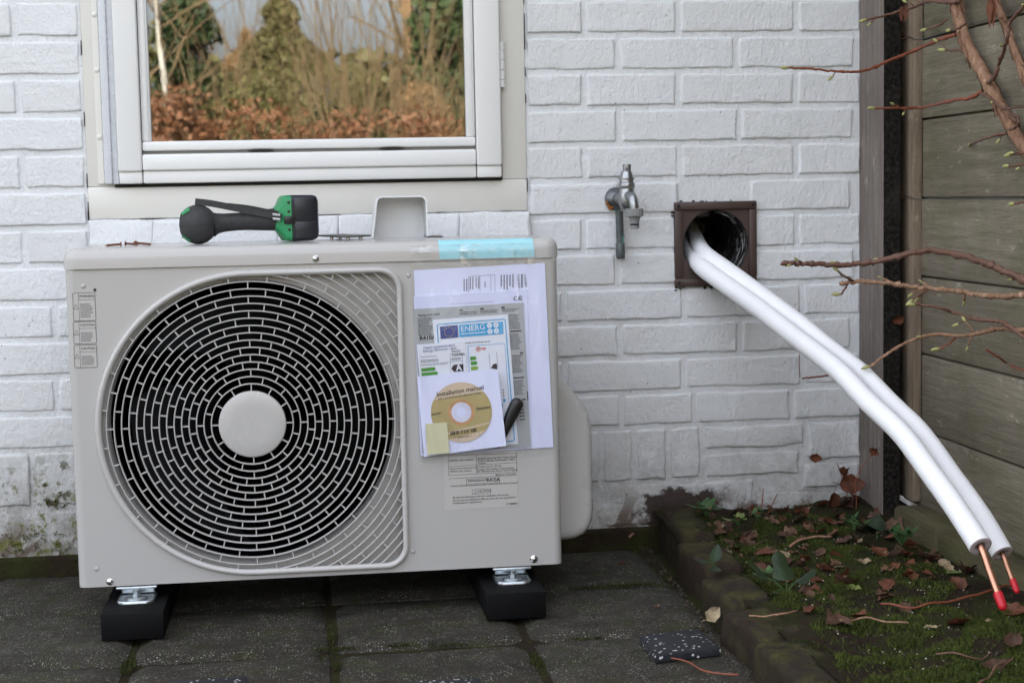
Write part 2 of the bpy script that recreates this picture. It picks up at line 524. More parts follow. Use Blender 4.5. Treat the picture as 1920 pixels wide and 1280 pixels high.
MAT['bark_dark'] = plain('dark bark', (0.06, 0.045, 0.032), 0.9, var=0.5, scale=20, bump=0.5, bscale=40)
MAT['deadleaf'] = leaf_mat('dead brown leaf', (0.070, 0.034, 0.021), (0.21, 0.115, 0.068))
MAT['paleleaf'] = leaf_mat('pale dry leaf', (0.34, 0.25, 0.15), (0.46, 0.36, 0.22))
MAT['redleaf'] = leaf_mat('rust red dead leaf', (0.11, 0.034, 0.017), (0.19, 0.070, 0.034))
MAT['ivy'] = leaf_mat('dark ivy leaf', (0.014, 0.030, 0.012), (0.026, 0.048, 0.018), 0.45)
MAT['green'] = leaf_mat('small green leaf', (0.045, 0.11, 0.03), (0.08, 0.15, 0.05), 0.5)
MAT['limeleaf'] = leaf_mat('pale green leaf', (0.16, 0.20, 0.06), (0.20, 0.24, 0.08), 0.5)
MAT['moss'] = crown_mat('moss', (0.012, 0.021, 0.004), (0.062, 0.078, 0.014), 26, 0.95)


def glass_mat():
    k = NT('window glass')
    k.t.nodes.remove(k.b)
    gl = k.n('ShaderNodeBsdfGlossy')
    gl.inputs['Roughness'].default_value = 0.0
    gl.inputs['Color'].default_value = (0.95, 0.98, 1.0, 1)
    tr = k.n('ShaderNodeBsdfTransparent')
    tr.inputs['Color'].default_value = (0.55, 0.58, 0.57, 1)
    mx = k.n('ShaderNodeMixShader')
    mx.inputs[0].default_value = 0.155
    k.link(tr.outputs[0], mx.inputs[1])
    k.link(gl.outputs[0], mx.inputs[2])
    nm = k.bump(k.noise(1.6, 1), 0.02, 0.004)
    k.link(nm, gl.inputs['Normal'])
    k.link(mx.outputs[0], k.out.inputs['Surface'])
    return k.mat


def film_mat(name='clear plastic film', lo=0.02, hi=0.14):
    k = NT(name)
    k.t.nodes.remove(k.b)
    gl = k.n('ShaderNodeBsdfGlossy')
    gl.inputs['Roughness'].default_value = 0.12
    tr = k.n('ShaderNodeBsdfTransparent')
    tr.inputs['Color'].default_value = (0.985, 0.988, 0.99, 1)
    nm = k.bump(k.noise(40, 5, 0.6, stretch=(1, 1, 0.4)), 0.6, 0.006)
    k.link(nm, gl.inputs['Normal'])
    m1 = k.n('ShaderNodeMixShader')
    k.link(k.ramp(k.noise(55, 4, 0.6, stretch=(1, 1, 0.3)), [(0.5, lo), (0.8, hi)]), m1.inputs[0])
    k.link(tr.outputs[0], m1.inputs[1])
    k.link(gl.outputs[0], m1.inputs[2])
    k.link(m1.outputs[0], k.out.inputs['Surface'])
    return k.mat


def disc_mat():
    """gold printed disc: colour changes with the angle round the hub"""
    k = NT('gold disc')
    c = k.mix(k.noise(45, 3), (0.44, 0.36, 0.17), (0.54, 0.45, 0.24))
    return k.done(c, 0.28, None, 0.35)


MAT['glass'] = glass_mat()
MAT['film'] = film_mat()
MAT['film_crumple'] = film_mat('crumpled plastic film', 0.06, 0.4)
MAT['disc'] = disc_mat()
MAT['disc_pale'] = plain('pale disc print', (0.62, 0.50, 0.38), 0.3, 0.2, var=0.1)
MAT['disc_ring'] = plain('copper disc ring', (0.70, 0.42, 0.24), 0.22, 0.5, var=0.08)
MAT['disc_hub'] = plain('milky disc hub', (0.60, 0.60, 0.74), 0.3)

# ------------------------------------------------------------------ ground
def ground_mat():
    k = NT('winter lawn')
    c = k.mix(k.noise(3, 7, 0.65), (0.035, 0.045, 0.014), (0.085, 0.080, 0.032))
    c = k.mix(k.ramp(k.noise(30, 6, 0.7), [(0.45, 0.0), (0.7, 0.6)]), c, (0.05, 0.035, 0.02))
    return k.done(c, 0.95, k.bump(k.noise(80, 6, 0.7), 0.8, 0.02), spec=0.1)


g = MB()
xs = [-400, -60, -12, -3, 0, 3, 12, 60, 400]
for i in range(len(xs) - 1):
    for j in range(len(xs) - 1):
        g.quad((xs[i], xs[j], -0.05), (xs[i + 1], xs[j], -0.05), (xs[i + 1], xs[j + 1], -0.05), (xs[i], xs[j + 1], -0.05))
tag(g.build('ground', ground_mat()), kind='structure')

# ------------------------------------------------------------------ house: wall > brick, window > frame pieces, roof
house = root('house', (0, 0, 0), 'white-painted brick house with a cream-framed garden window', 'house')
Z0, CRS = 0.9642, 0.06726
WX0, WX1, WZ0, WZ1 = -0.377, 0.424, 0.641, 2.05      # window opening
VX0, VX1, VZ0, VZ1 = 0.7195, 0.8475, 0.5065, 0.6345   # vent duct opening
m = MB()
xc = [-4.0, WX0, WX1, VX0, VX1, 5.0]
zc = [-0.04, VZ0, VZ1, WZ0, WZ1, 3.0]
for i in range(5):
    for j in range(5):
        if i == 1 and j == 3: continue
        if i == 3 and j == 1: continue
        m.box(xc[i], xc[i + 1], 0.0012, 0.11, zc[j], zc[j + 1])
m.box(-4.0, -3.9, 0.111, 6.0, -0.04, 3.0)
m.box(4.9, 5.0, 0.111, 6.0, -0.04, 3.0)
m.box(-3.899, 4.899, 5.9, 6.0, -0.04, 3.0)
for x0 in (-4.0, 4.9):
    m.add([(x0, 0, 3.001), (x0, 6, 3.001), (x0, 3, 5.2), (x0 + 0.1, 0, 3.001), (x0 + 0.1, 6, 3.001), (x0 + 0.1, 3, 5.2)], [(0, 1, 2), (3, 5, 4), (0, 3, 4, 1), (1, 4, 5, 2), (0, 2, 5, 3)])
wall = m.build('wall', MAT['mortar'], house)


def wobble(x, z, s, k=0.0):
    return mnoise.noise(Vector((x * s, z * s, k)))


def brick_mesh(x0, x1, z0, z1, yf, ym, rough=1.0, nz=None):
    L, Hh = x1 - x0, z1 - z0
    def cuts(n, ln):
        e = 0.0012 / ln
        base = [0, e, 2.2 * e, 3.6 * e, 6.5 * e]
        mid = [6.5 * e + (1 - 13 * e) * i / n for i in range(1, n)]
        return base + mid + [1 - b for b in reversed(base)]
    us = cuts(max(4, int(L / 0.017)), L)
    vs_ = cuts(max(3, int(Hh / 0.015)), Hh)
    seed = random.uniform(0, 90)
    cr = [random.uniform(0.001, 0.006) for _ in range(4)]
    tilt = random.uniform(-0.0018, 0.0018)
    vs, fs = [], []
    for v in vs_:
        for u in us:
            x, z = x0 + u * L, z0 + v * Hh
            ex = min(u, 1 - u) * L + 0.0019 * rough * wobble(x, z, 60, seed)
            ez = min(v, 1 - v) * Hh + 0.0019 * rough * wobble(x, z, 52, seed + 9)
            c = cr[(u > 0.5) + 2 * (v > 0.5)]
            d = min(ex, ez)
            if ex < c and ez < c: d = c - math.hypot(c - ex, c - ez)
            h = sstep(-0.0004, 0.0030, d)
            y = ym + (yf - ym) * h
            y += h * (0.0016 * rough * wobble(x, z, 18, seed + 20) + 0.0008 * rough * wobble(x, z, 60, seed + 3) + tilt * (u - 0.5))
            vs.append((x + 0.0014 * rough * wobble(x, z, 25, seed + 40), y, z + 0.0016 * rough * wobble(x, z, 14, seed + 60)))
    nu = len(us)
    for j in range(len(vs_) - 1):
        for i in range(nu - 1):
            fs.append((j * nu + i, j * nu + i + 1, (j + 1) * nu + i + 1, (j + 1) * nu + i))
    b = MB()
    b.add(vs, fs)
    return b


def brick(x0, x1, z0, z1, parent, yf=None, ym=0.0030, rough=1.0, mat='brick', j=0.0046):
    yf = random.uniform(-0.0036, -0.0016) if yf is None else yf
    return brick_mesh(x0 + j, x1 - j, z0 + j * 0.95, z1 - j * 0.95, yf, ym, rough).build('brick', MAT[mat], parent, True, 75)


RIGHT = {
    0: [0.537, 0.716, 0.945], 1: [0.600, 0.828, 1.062], 2: [0.535, 0.715, 0.943], 3: [0.600, 0.832, 1.060],
    4: [0.535, 0.716, 0.944], 5: [0.601, 0.828, 1.054], 6: [0.531, 0.719, 0.945], 7: [0.594, 0.830, 1.062],
    8: [0.491, 0.722, 0.955], 9: [0.597, 0.831, 1.056], 10: [0.490, 0.720, 0.955], 11: [0.599, 0.741, 0.933],
}
LEFT = {0: [-0.492], 2: [-0.490], 4: [-0.489], 6: [-0.491], 8: [-0.444], 10: [-0.447]}
PXE = 1.075
for r in range(-4, 12):
    z1 = Z0 - CRS * (r - 1)
    z0 = Z0 - CRS * r
    rr = RIGHT.get(r, [x + random.uniform(-0.01, 0.01) for x in (RIGHT[0] if r % 2 == 0 else RIGHT[1])])
    if r in LEFT: l0 = LEFT[r][0]
    else: l0 = (LEFT[0][0] if r % 2 == 0 else -0.597) + random.uniform(-0.008, 0.008)
    left = [l0]
    while left[0] > -1.0: left.insert(0, left[0] - 0.2235 + random.uniform(-0.006, 0.006))
    right = sorted([x for x in rr if x < PXE - 0.012] + [PXE])
    if r <= 6:
        js = left + [WX0 + 0.001]
        if r == 5 or r == 6 or r < 5:
            segs = [(js[i], js[i + 1]) for i in range(len(js) - 1)]
        js = [WX1 - 0.001] + right
        segs += [(js[i], js[i + 1]) for i in range(len(js) - 1)]
    else:
        js = left
        while js[-1] < right[0] - 0.33: js.append(js[-1] + 0.2235 + random.uniform(-0.006, 0.006))
        js = js + right
        segs = [(js[i], js[i + 1]) for i in range(len(js) - 1)]
    for (a, b) in segs:
        if b - a < 0.03: continue
        # the vent frame stands in front of these; keep the duct clear
        if z1 > VZ0 and z0 < VZ1 and b > VX0 and a < VX1:
            if a < VX0 - 0.03: brick(a, VX0 - 0.002, z0, z1, wall)
            if b > VX1 + 0.03: brick(VX1 + 0.002, b, z0, z1, wall)
            continue
        brick(a, b, z0, z1, wall)
# foot of the wall: bricks on end, rough last course
zt = Z0 - CRS * 11
zb = 0.118
ends = [-1.02, -0.92, -0.81, -0.70, -0.585] + [-0.496, -0.413] + [-0.30, -0.195, -0.09, 0.015, 0.12, 0.225, 0.33, 0.43] + [0.558, 0.622, 0.688, 0.755]
for a, b in zip(ends[:-1], ends[1:]):
    brick(a, b, zb, zt, wall, rough=1.7)
zm = 0.172
xr = [0.755, 0.961]
brick(xr[0], xr[1], zm, zt, wall, rough=2.2)
brick(xr[0], xr[1] - 0.01, 0.118, zm, wall, rough=2.4)
brick(xr[1], PXE, 0.145, zt, wall, rough=2.6)
brick(xr[1] - 0.01, PXE, 0.088, 0.145, wall, rough=3.0)
foot = [-1.02, -0.80, -0.60, -0.365, -0.13, 0.10, 0.33, 0.545, 0.628, 0.86, 1.07]
for a, b in zip(foot[:-1], foot[1:]):
    brick(a, b, 0.030 + random.uniform(-0.004, 0.004), zb if b < 0.9 else 0.09, wall, yf=random.uniform(-0.002, 0.002), rough=2.8)
m = MB()
m.rbox(-1.3, 0.70, -0.006, 0.05, -0.04, 0.030, 0.006, 2, 0.003)
m.build('plinth', MAT['plinth'], house)

# roof slab over the house
m = MB()
for s in (0, 1):
    ya, yb = (-0.45, 3.0) if s == 0 else (6.45, 3.0)
    za, zb2 = 2.72, 5.25
    vs = [(-4.3, ya, za), (5.3, ya, za), (5.3, yb, zb2), (-4.3, yb, zb2), (-4.3, ya, za + 0.12), (5.3, ya, za + 0.12), (5.3, yb, zb2 + 0.12), (-4.3, yb, zb2 + 0.12)]
    m.add(vs, [(0, 1, 2, 3), (4, 7, 6, 5), (0, 4, 5, 1), (1, 5, 6, 2), (2, 6, 7, 3), (3, 7, 4, 0)])
m.build('roof', plain('dark roof tiles', (0.06, 0.045, 0.04), 0.8, var=0.3, scale=8), house)

# window: the frame is the part, its pieces hang below it
m = MB()
FX0, FX1, FZ0 = -0.3764, 0.4234, 0.6416
m.rbox(FX0, -0.3005, -0.004, 0.07, 0.7008, 2.04, 0.002)
m.rbox(0.3665, FX1, -0.004, 0.07, 0.7008, 2.04, 0.002)
m.rbox(FX0, FX1, -0.0042, 0.07, FZ0, 0.7005, 0.002)
m.rbox(-0.300, 0.366, -0.004, 0.07, 1.97, 2.04, 0.003)
win = m.build('window', MAT['frame'], house, True, 30)
win['label'] = 'white outward-opening window in a cream frame'
m = MB()
SX0, SX1, SZ0 = -0.3185, 0.3745, 0.7045
def stile(mb, x0, x1):
    mb.rbox(x0, x1, -0.030, 0.0, SZ0 + 0.0215, 1.95, 0.004, 3)
    mb.rbox(x0 + 0.0005, x1 - 0.0005, -0.024, 0.0, SZ0, SZ0 + 0.0225, 0.003, 2)
stile(m, SX0, -0.2765)
stile(m, 0.3275, SX1)
m.rbox(-0.2758, 0.3268, -0.0295, 0.0, SZ0 + 0.0225, 0.7565, 0.004, 3)
m.rbox(-0.2758, 0.3268, -0.0235, 0.0, SZ0, SZ0 + 0.023, 0.003, 2)
m.rbox(-0.2758, 0.3268, -0.0295, 0.0, 1.90, 1.95, 0.004, 3)
m.build('sash', MAT['sash'], win, True, 30)
m = MB()
m.rbox(-0.2755, 0.3265, -0.024, 0.0, 0.7625, 0.7795, 0.0035, 3)
m.build('glazing_bead', MAT['sash'], win, True, 30)
for (a, b) in ((-0.2755, -0.2585), (0.3095, 0.3265)):
    m = MB()
    m.rbox(a, b, -0.0205, 0.0, 0.7798, 1.90, 0.003, 2)
    m.rbox(min(a, b) + 0.004, max(a, b) - 0.004, -0.0235, -0.0205, 0.7798, 1.90, 0.0014, 2)
    m.build('glazing_bead', MAT['sash'], win, True, 30)
m = MB()
m.box(-0.27, 0.322, -0.0125, -0.0095, 0.772, 1.905)
m.build('pane', MAT['glass'], win)
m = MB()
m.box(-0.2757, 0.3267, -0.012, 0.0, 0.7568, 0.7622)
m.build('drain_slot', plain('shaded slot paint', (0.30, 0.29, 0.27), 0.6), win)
for x in (-0.065, 0.172):
    m = MB()
    m.lathe((x, -0.0242, 0.7602), (0, -1, 0), [(0, 0.024), (0.0006, 0.024)], 20)
    m.v = [(v[0], v[1], 0.7602 + (v[2] - 0.7602) * 0.12) for v in m.v]
    m.build('weep_hole', MAT['sealant'], win)
m = MB()
m.rbox(-0.357, -0.3455, -0.0075, -0.004, 0.705, 1.96, 0.001)
m.build('weather_strip', MAT['frame'], win)
m = MB()
m.rbox(-0.3442, -0.3305, -0.020, -0.0041, 0.7045, 1.96, 0.003, 3)
m.rbox(-0.3304, -0.3195, -0.013, -0.0041, 0.7048, 1.96, 0.001)
m.build('weather_strip', MAT['alu'], win, True, 30)
for z in (1.006, 0.908, 0.789, 1.12, 1.24):
    m = MB()
    m.lathe((-0.3512, -0.0074, z), (0, -1, 0), [(0, 0.0047), (0.0012, 0.0044), (0.0022, 0.0025), (0.0025, 0.0)], 14)
    m.build('rivet', MAT['frame'], win, True)
for z in (0.952, 0.865, 0.785, 0.752, 1.04, 1.13):
    m = MB()
    m.lathe((-0.3235, -0.0129, z), (0, -1, 0), [(0, 0.0026), (0.001, 0.0023), (0.0014, 0.0)], 10)
    m.build('rivet', MAT['alu'], win, True)
m = MB()
zz = 0.869
for k in range(5):
    h = (0.014, 0.018, 0.018, 0.018, 0.015)[k]
    m.lathe((0.3785, -0.0145, zz), (0, 0, 1), [(0, 0.0052), (0.0005, 0.0058), (h - 0.001, 0.0058), (h - 0.0006, 0.0052)], 14)
    zz += h
m.rbox(0.3735, 0.3785, -0.0165, -0.0125, 0.872, 0.949, 0.001)
m.build('hinge', MAT['sash'], win, True, 40)
m = MB()
m.box(0.3748, 0.3772, -0.0068, -0.0043, 0.70, 1.95)
m.box(-0.328, 0.3748, -0.0072, -0.0045, 0.6985, 0.7042)  # black strip stands in for the shadow under the sash
m.build('gap', MAT['sealant'], win)  # includes the black stand-in strip for the shadow under the sash, not sealant
m = MB()
def ragged(mb, a, b, vertical, c, w):
    n = 90
    for i in range(n):
        t0, t1 = a + (b - a) * i / n, a + (b - a) * (i + 1) / n
        ww = 0.7 * w * max(0.0, -0.02 + 1.5 * wobble(t0 * 3, c, 9))
        if ww < 0.0004: continue
        if vertical: mb.box(c - ww / 2, c + ww / 2, -0.0052, 0.01, t0, t1)
        else: mb.box(t0, t1, -0.0065, 0.01, c - ww / 2, c + ww / 2)
ragged(m, 0.64, 1.4, True, -0.3770, 0.0040)
ragged(m, 0.66, 1.4, True, 0.4240, 0.0040)
ragged(m, -0.374, 0.42, False, 0.6408, 0.0042)
tag(m.build('gap', MAT['sealant'], win), kind='stuff')
m = MB()           # dim room behind the glass
m.add([(-1.5, 0.12, 0.2), (1.5, 0.12, 0.2), (1.5, 3.5, 0.2), (-1.5, 3.5, 0.2), (-1.5, 0.12, 2.6), (1.5, 0.12, 2.6), (1.5, 3.5, 2.6), (-1.5, 3.5, 2.6)],
      [(0, 3, 2, 1), (4, 5, 6, 7), (0, 4, 7, 3), (1, 2, 6, 5), (2, 3, 7, 6)])
m.build('room', plain('dim room walls', (0.16, 0.14, 0.12), 0.9), house)

# sill: bricks on edge, sloping, roughly painted
m = MB()
m.box(WX0 - 0.0, WX1, -0.0065, 0.11, 0.5605, 0.6405)
sill = m.build('window_sill', MAT['mortar'], house)
sx = [WX0 + 0.002 + i * 0.1115 for i in range(7)] + [WX1 + 0.004]
for a, b in zip(sx[:-1], sx[1:]):
    bm_ = brick_mesh(a - 0.0005, b + 0.0005, 0.562, 0.640, -0.010, -0.006, 2.2)
    bm_.v = [(v[0], v[1] - 0.016 * (0.640 - v[2]) / 0.078, v[2]) for v in bm_.v]
    bm_.build('brick', MAT['brick'], sill, True, 75)

# ------------------------------------------------------------------ paving of 30 cm slabs
m = MB()
m.quad((-2.2, -3.2, -0.012), (0.70, -3.2, -0.012), (0.70, 0.02, -0.012), (-2.2, 0.02, -0.012))
pav = tag(m.build('paving', MAT['joint']), kind='structure')
slabs = []
for s in range(4):
    m = MB()
    bm = bmesh.new()
    bmesh.ops.create_grid(bm, x_segments=12, y_segments=12, size=0.1462)
    vs = []
    for v in bm.verts:
        d = 0.1462 - max(abs(v.co.x), abs(v.co.y))
        n1 = mnoise.noise(Vector((v.co.x * 22, v.co.y * 22, s * 7.0)))
        e = sstep(0.0, 0.010 + 0.006 * n1, d)
        vs.append((v.co.x * (1 - 0.008 * (1 - e)), v.co.y * (1 - 0.008 * (1 - e)), -0.010 * (1 - e) + 0.0014 * mnoise.noise(Vector((v.co.x * 12, v.co.y * 12, s * 3 + 50.0)))))
    bm.verts.index_update()
    m.add(vs, [[v.index for v in f.verts] for f in bm.faces])
    bm.free()
    m.add([(-0.145, -0.145, -0.009), (0.145, -0.145, -0.009), (0.145, 0.145, -0.009), (-0.145, 0.145, -0.009), (-0.145, -0.145, -0.045), (0.145, -0.145, -0.045), (0.145, 0.145, -0.045), (-0.145, 0.145, -0.045)],
          [(0, 4, 5, 1), (1, 5, 6, 2), (2, 6, 7, 3), (3, 7, 4, 0)])
    slabs.append(m.mesh('slab', MAT['paving'], True, 60))
for i in range(-5, 3):
    for j in range(0, 9):
        o = bpy.data.objects.new('paving_slab', random.choice(slabs))
        COL.objects.link(o)
        o.parent = pav
        o.location = (-0.2718 + 0.3 * i + 0.15, -0.0098 - 0.3 * j - 0.15, random.uniform(-0.004, 0.0))
        o.rotation_euler = (random.uniform(-0.006, 0.006), random.uniform(-0.006, 0.006), random.choice((0, 1, 2, 3)) * math.pi / 2 + random.uniform(-0.006, 0.006))

# ------------------------------------------------------------------ planting bed
def soil_z(x, y):
    z = 0.034 + 0.014 * mnoise.noise(Vector((x * 7, y * 7, 1.3))) + 0.006 * mnoise.noise(Vector((x * 24, y * 24, 4.0)))
    z += 0.020 * sstep(-0.30, -0.02, y) + 0.010 * sstep(0.8, 1.1, x) + 0.010 * sstep(0.80, 0.71, x)
    return z


m = MB()
nx, ny = 40, 150
for j in range(ny + 1):
    for i in range(nx + 1):
        x, y = 0.655 + (1.145 - 0.655) * i / nx, 0.02 - 2.6 * j / ny
        m.v.append((x, y, soil_z(x, y) + random.uniform(-0.0015, 0.0015)))
for j in range(ny):
    for i in range(nx):
        a = j * (nx + 1) + i
        m.f.append((a, a + nx + 1, a + nx + 2, a + 1)); m.m.append(0)
tag(m.build('garden_bed', MAT['soil'], None, True, None), kind='structure')

edging = root('brick_edging', (0.66, -0.6, 0), 'row of mossy old bricks edging the planting bed', 'edging')
es = [(0.660, 0.000, -0.235, 0.070, 0.066, -0.03), (0.645, -0.252, -0.446, 0.058, 0.066, 0.06), (0.632, -0.466, -0.650, 0.050, 0.072, 0.02), (0.616, -0.672, -0.838, 0.047, 0.076, 0.14),
      (0.604, -0.864, -1.075, 0.052, 0.080, 0.04), (0.600, -1.095, -1.29, 0.050, 0.09, -0.05), (0.596, -1.31, -1.51, 0.052, 0.09, 0.04), (0.59, -1.53, -1.73, 0.050, 0.09, 0.0), (0.585, -1.75, -1.95, 0.050, 0.09, 0.03)]
for (x0, ya, yb, zt_, w, rot) in es:
    bm = bmesh.new()
    bmesh.ops.create_cube(bm, size=2)
    L = abs(yb - ya)
    bmesh.ops.subdivide_edges(bm, edges=bm.edges[:], cuts=7, use_grid_fill=True)
    sd = random.uniform(0, 50)
    for v in bm.verts:
        q = v.co.copy()
        f = (abs(q.x) ** 9 + abs(q.y) ** 9 + abs(q.z) ** 9) ** (-1 / 9)
        q = Vector((q.x * f * w / 2, q.y * f * L / 2, q.z * f * (zt_ + 0.04) / 2))
        v.co = q + q.normalized() * (0.006 * mnoise.noise(q * 20 + Vector((sd, 0, 0))) + 0.0028 * mnoise.noise(q * 75 + Vector((0, sd, 0))))
    bm.transform(Matrix.Translation((x0 + w / 2, (ya + yb) / 2, (zt_ - 0.04) / 2)) @ Matrix.Rotation(rot, 4, 'Z') @ Matrix.Rotation(random.uniform(-0.07, 0.07), 4, 'Y') @ Matrix.Rotation(random.uniform(-0.03, 0.03), 4, 'X'))
    bm.verts.index_update()
    m = MB()
    m.add([v.co[:] for v in bm.verts], [[v.index for v in f.verts] for f in bm.faces])
    bm.free()
    m.build('brick', MAT['stone'], edging, True, None)

# ------------------------------------------------------------------ timber fence on the right
fence = root('wooden_fence', (1.14, -1.5, 0), 'weathered horizontal board fence meeting the white wall', 'fence')
zt0, bw = 0.9382, 0.1438
for k in range(-6, 7):
    z1 = zt0 - bw * (k - 1)
    m = MB()
    m.rbox(1.137 + random.uniform(-0.0015, 0.0015), 1.157, -3.4, -0.02, z1 - bw + 0.0016, z1 - 0.0016, 0.003, 2)
    m.box(1.149, 1.156, -3.39, -0.03, z1 - bw - 0.006, z1 - bw + 0.004)
    m.build('board', MAT['board'], fence, True, 40)
m = MB()
m.rbox(1.0700, 1.1045, -0.1255, 0.005, -0.02, 1.9, 0.003, 2)
po = m.build('post', [MAT['post'], MAT['tar']], fence, False)
for poly in po.data.polygons:
    if poly.normal.y < -0.7: poly.material_index = 1
m = MB()
m.rbox(1.120, 1.1365, -0.1485, -0.075, 0.086, 1.85, 0.0025, 2)
m.build('batten', MAT['batten'], fence, True, 30)
for (ya, yb, zz, x0) in ((-0.166, -0.360, 0.084, 1.076), (-0.366, -0.90, 0.074, 1.080), (-0.905, -1.6, 0.072, 1.078), (-1.605, -2.5, 0.072, 1.078)):
    m = MB()
    m.rbox(x0, 1.1365, yb, ya, -0.02, zz, 0.006, 2, 0.0012)
    m.build('kickboard', MAT['kick'], fence, True, 40)
wires = [[(1.116, -0.1026, 0.9501), (1.116, -0.1365, 0.9438), (1.116, -0.1772, 0.935)] + [(1.13, -0.2355, 0.9386), (1.13, -0.3274, 0.9419), (1.13, -0.4344, 0.9428), (1.13, -0.58, 0.9473), (1.13, -0.7105, 0.9505)], [(1.116, -0.1022, 0.6566), (1.116, -0.1364, 0.6535), (1.116, -0.18, 0.6486)] + [(1.13, -0.2438, 0.6522), (1.13, -0.3318, 0.6502), (1.13, -0.4396, 0.6511), (1.13, -0.5866, 0.6501), (1.13, -0.7182, 0.6493)]]
for w in wires:
    m = MB()
    m.tube(catmull(w, 5), 0.0009, 5)
    m.build('wire', MAT['tap_dark'], fence, True)
    p0 = Vector(w[0])
    m = MB()
    m.tube([p0 + Vector((-0.001 - 0.006 * math.sin(a), 0, 0.006 * math.cos(a))) for a in [i * math.pi / 6 for i in range(-1, 10)]] + [p0 + Vector((0.006, 0, -0.002))], 0.0014, 6)
    m.build('eye_hook', MAT['rust'], fence, True)

# ------------------------------------------------------------------ flat print helpers (front faces look towards -Y)
def lettering(parent, items, mat, y, name='lettering', bold=0.0):
    """items: (text, x, z, size, angle, align) joined into one printed piece"""
    m = MB()
    for (body, x, z, size, ang, al) in items:
        cu = bpy.data.curves.new('type', 'FONT')
        cu.body = body
        cu.size = size
        cu.align_x = al
        cu.align_y = 'CENTER'
        cu.resolution_u = 2
        cu.offset = bold * size
        ob = bpy.data.objects.new('type', cu)
        me = bpy.data.meshes.new_from_object(ob)
        ca, sa = math.cos(R(ang)), math.sin(R(ang))
        m.add([(x + v.co.x * ca - v.co.y * sa, y, z + v.co.x * sa + v.co.y * ca) for v in me.vertices], [tuple(p.vertices) for p in me.polygons])
        bpy.data.objects.remove(ob)
        bpy.data.meshes.remove(me)
        bpy.data.curves.remove(cu)
    return m.build(name, mat, parent)


def strip(m, pts, w, y, closed=False):
    """flat line of width w through (x, z) points"""
    n = len(pts)
    for i in range(n if closed else n - 1):
        a, b = Vector(pts[i]), Vector(pts[(i + 1) % n])
        d = (b - a)
        if d.length < 1e-7: continue
        d.normalize()
        nrm = Vector((-d.y, d.x)) * w / 2
        a2, b2 = a - d * w * 0.4, b + d * w * 0.4
        yy = y - 0.00002 * (i % 2)
        m.quad((a2.x - nrm.x, yy, a2.y - nrm.y), (b2.x - nrm.x, yy, b2.y - nrm.y), (b2.x + nrm.x, yy, b2.y + nrm.y), (a2.x + nrm.x, yy, a2.y + nrm.y))


def rrect(x0, x1, z0, z1, r, n=5, ang=0.0, c=None):
    pts = []
    for (cx, cz, a0) in ((x1 - r, z1 - r, 0), (x0 + r, z1 - r, 90), (x0 + r, z0 + r, 180), (x1 - r, z0 + r, 270)):
        for k in range(n + 1):
            a = R(a0 + 90 * k / n)
            pts.append((cx + r * math.cos(a), cz + r * math.sin(a)))
    return pts


def lerp2(q, s, t):
    (ax, az), (bx, bz), (cx, cz), (dx, dz) = q      # BL BR TR TL
    return ((ax * (1 - s) + bx * s) * (1 - t) + (dx * (1 - s) + cx * s) * t, (az * (1 - s) + bz * s) * (1 - t) + (dz * (1 - s) + cz * s) * t)


def poly(m, pts, y, mi=0):
    m.add([(x, y, z) for x, z in pts], [tuple(range(len(pts)))], mi)


def greek(m, q, rows, y, h=0.42, fill=0.9, word=(0.03, 0.12)):
    """rows of unreadably small print inside quad q: short dashes"""
    for r in range(rows):
        t1 = 1 - (r + 0.25) / rows
        t0 = t1 - h / rows
        s = 0.0
        end = fill * random.uniform(0.72, 1.0)
        while s < end:
            w = random.uniform(*word)
            e = min(s + w, end)
            poly(m, [lerp2(q, s, t0), lerp2(q, e, t0), lerp2(q, e, t1), lerp2(q, s, t1)], y)
            s = e + 0.018


# ------------------------------------------------------------------ outdoor unit
UX0, UX1, UZ0, UZ1 = -0.3645, 0.4115, 0.0665, 0.5685
UF, UB = -0.420, -0.130
GX, GZ = -0.084, 0.3175
unit = root('outdoor_unit', (0.02, -0.275, 0.0665), 'beige air-conditioner outdoor unit standing on two black blocks', 'outdoor unit')


def d_outline(h, rc=0.03, n=10, nl=48):
    pts = []
    for k in range(n + 1):
        a = R(90 - 90 * k / n)
        pts.append((GX + h - rc + rc * math.cos(a), GZ + h - rc + rc * math.sin(a)))
    for k in range(n + 1):
        a = R(0 - 90 * k / n)
        pts.append((GX + h - rc + rc * math.cos(a), GZ - h + rc + rc * math.sin(a)))
    for k in range(nl + 1):
        a = R(270 - 180 * k / nl)
        pts.append((GX + h * math.cos(a), GZ + h * math.sin(a)))
    return pts


m = MB()
rc = 0.013
outer = [(UX0 + rc, UZ0), (UX1 - rc, UZ0), (UX1 - rc, UZ1), (UX0 + rc, UZ1)]
hole = d_outline(0.2365)
vs, fs = fill_loops([outer, hole], UF)
m.add(vs, fs)
n = len(hole)
m.add([(x, UF, z) for x, z in hole] + [(x, UF + 0.016, z) for x, z in hole], [(i, (i + 1) % n, n + (i + 1) % n, n + i) for i in range(n)])
prof = []
for k in range(7):
    a = R(270 - 90 * k / 6)
    prof.append((UX0 + rc + rc * math.cos(a), UF + rc + rc * math.sin(a)))
prof.append((UX0, UB))
prof2 = []
for k in range(7):
    a = R(270 + 90 * k / 6)
    prof2.append((UX1 - rc + rc * math.cos(a), UF + rc + rc * math.sin(a)))
prof2.append((UX1, UB))
for pr in (prof, prof2):
    nn = len(pr)
    m.add([(x, y, UZ0) for x, y in pr] + [(x, y, UZ1) for x, y in pr], [(i, i + 1, nn + i + 1, nn + i) for i in range(nn - 1)])
m.quad((UX0, UB, UZ0), (UX1, UB, UZ0), (UX1, UB, UZ1), (UX0, UB, UZ1))
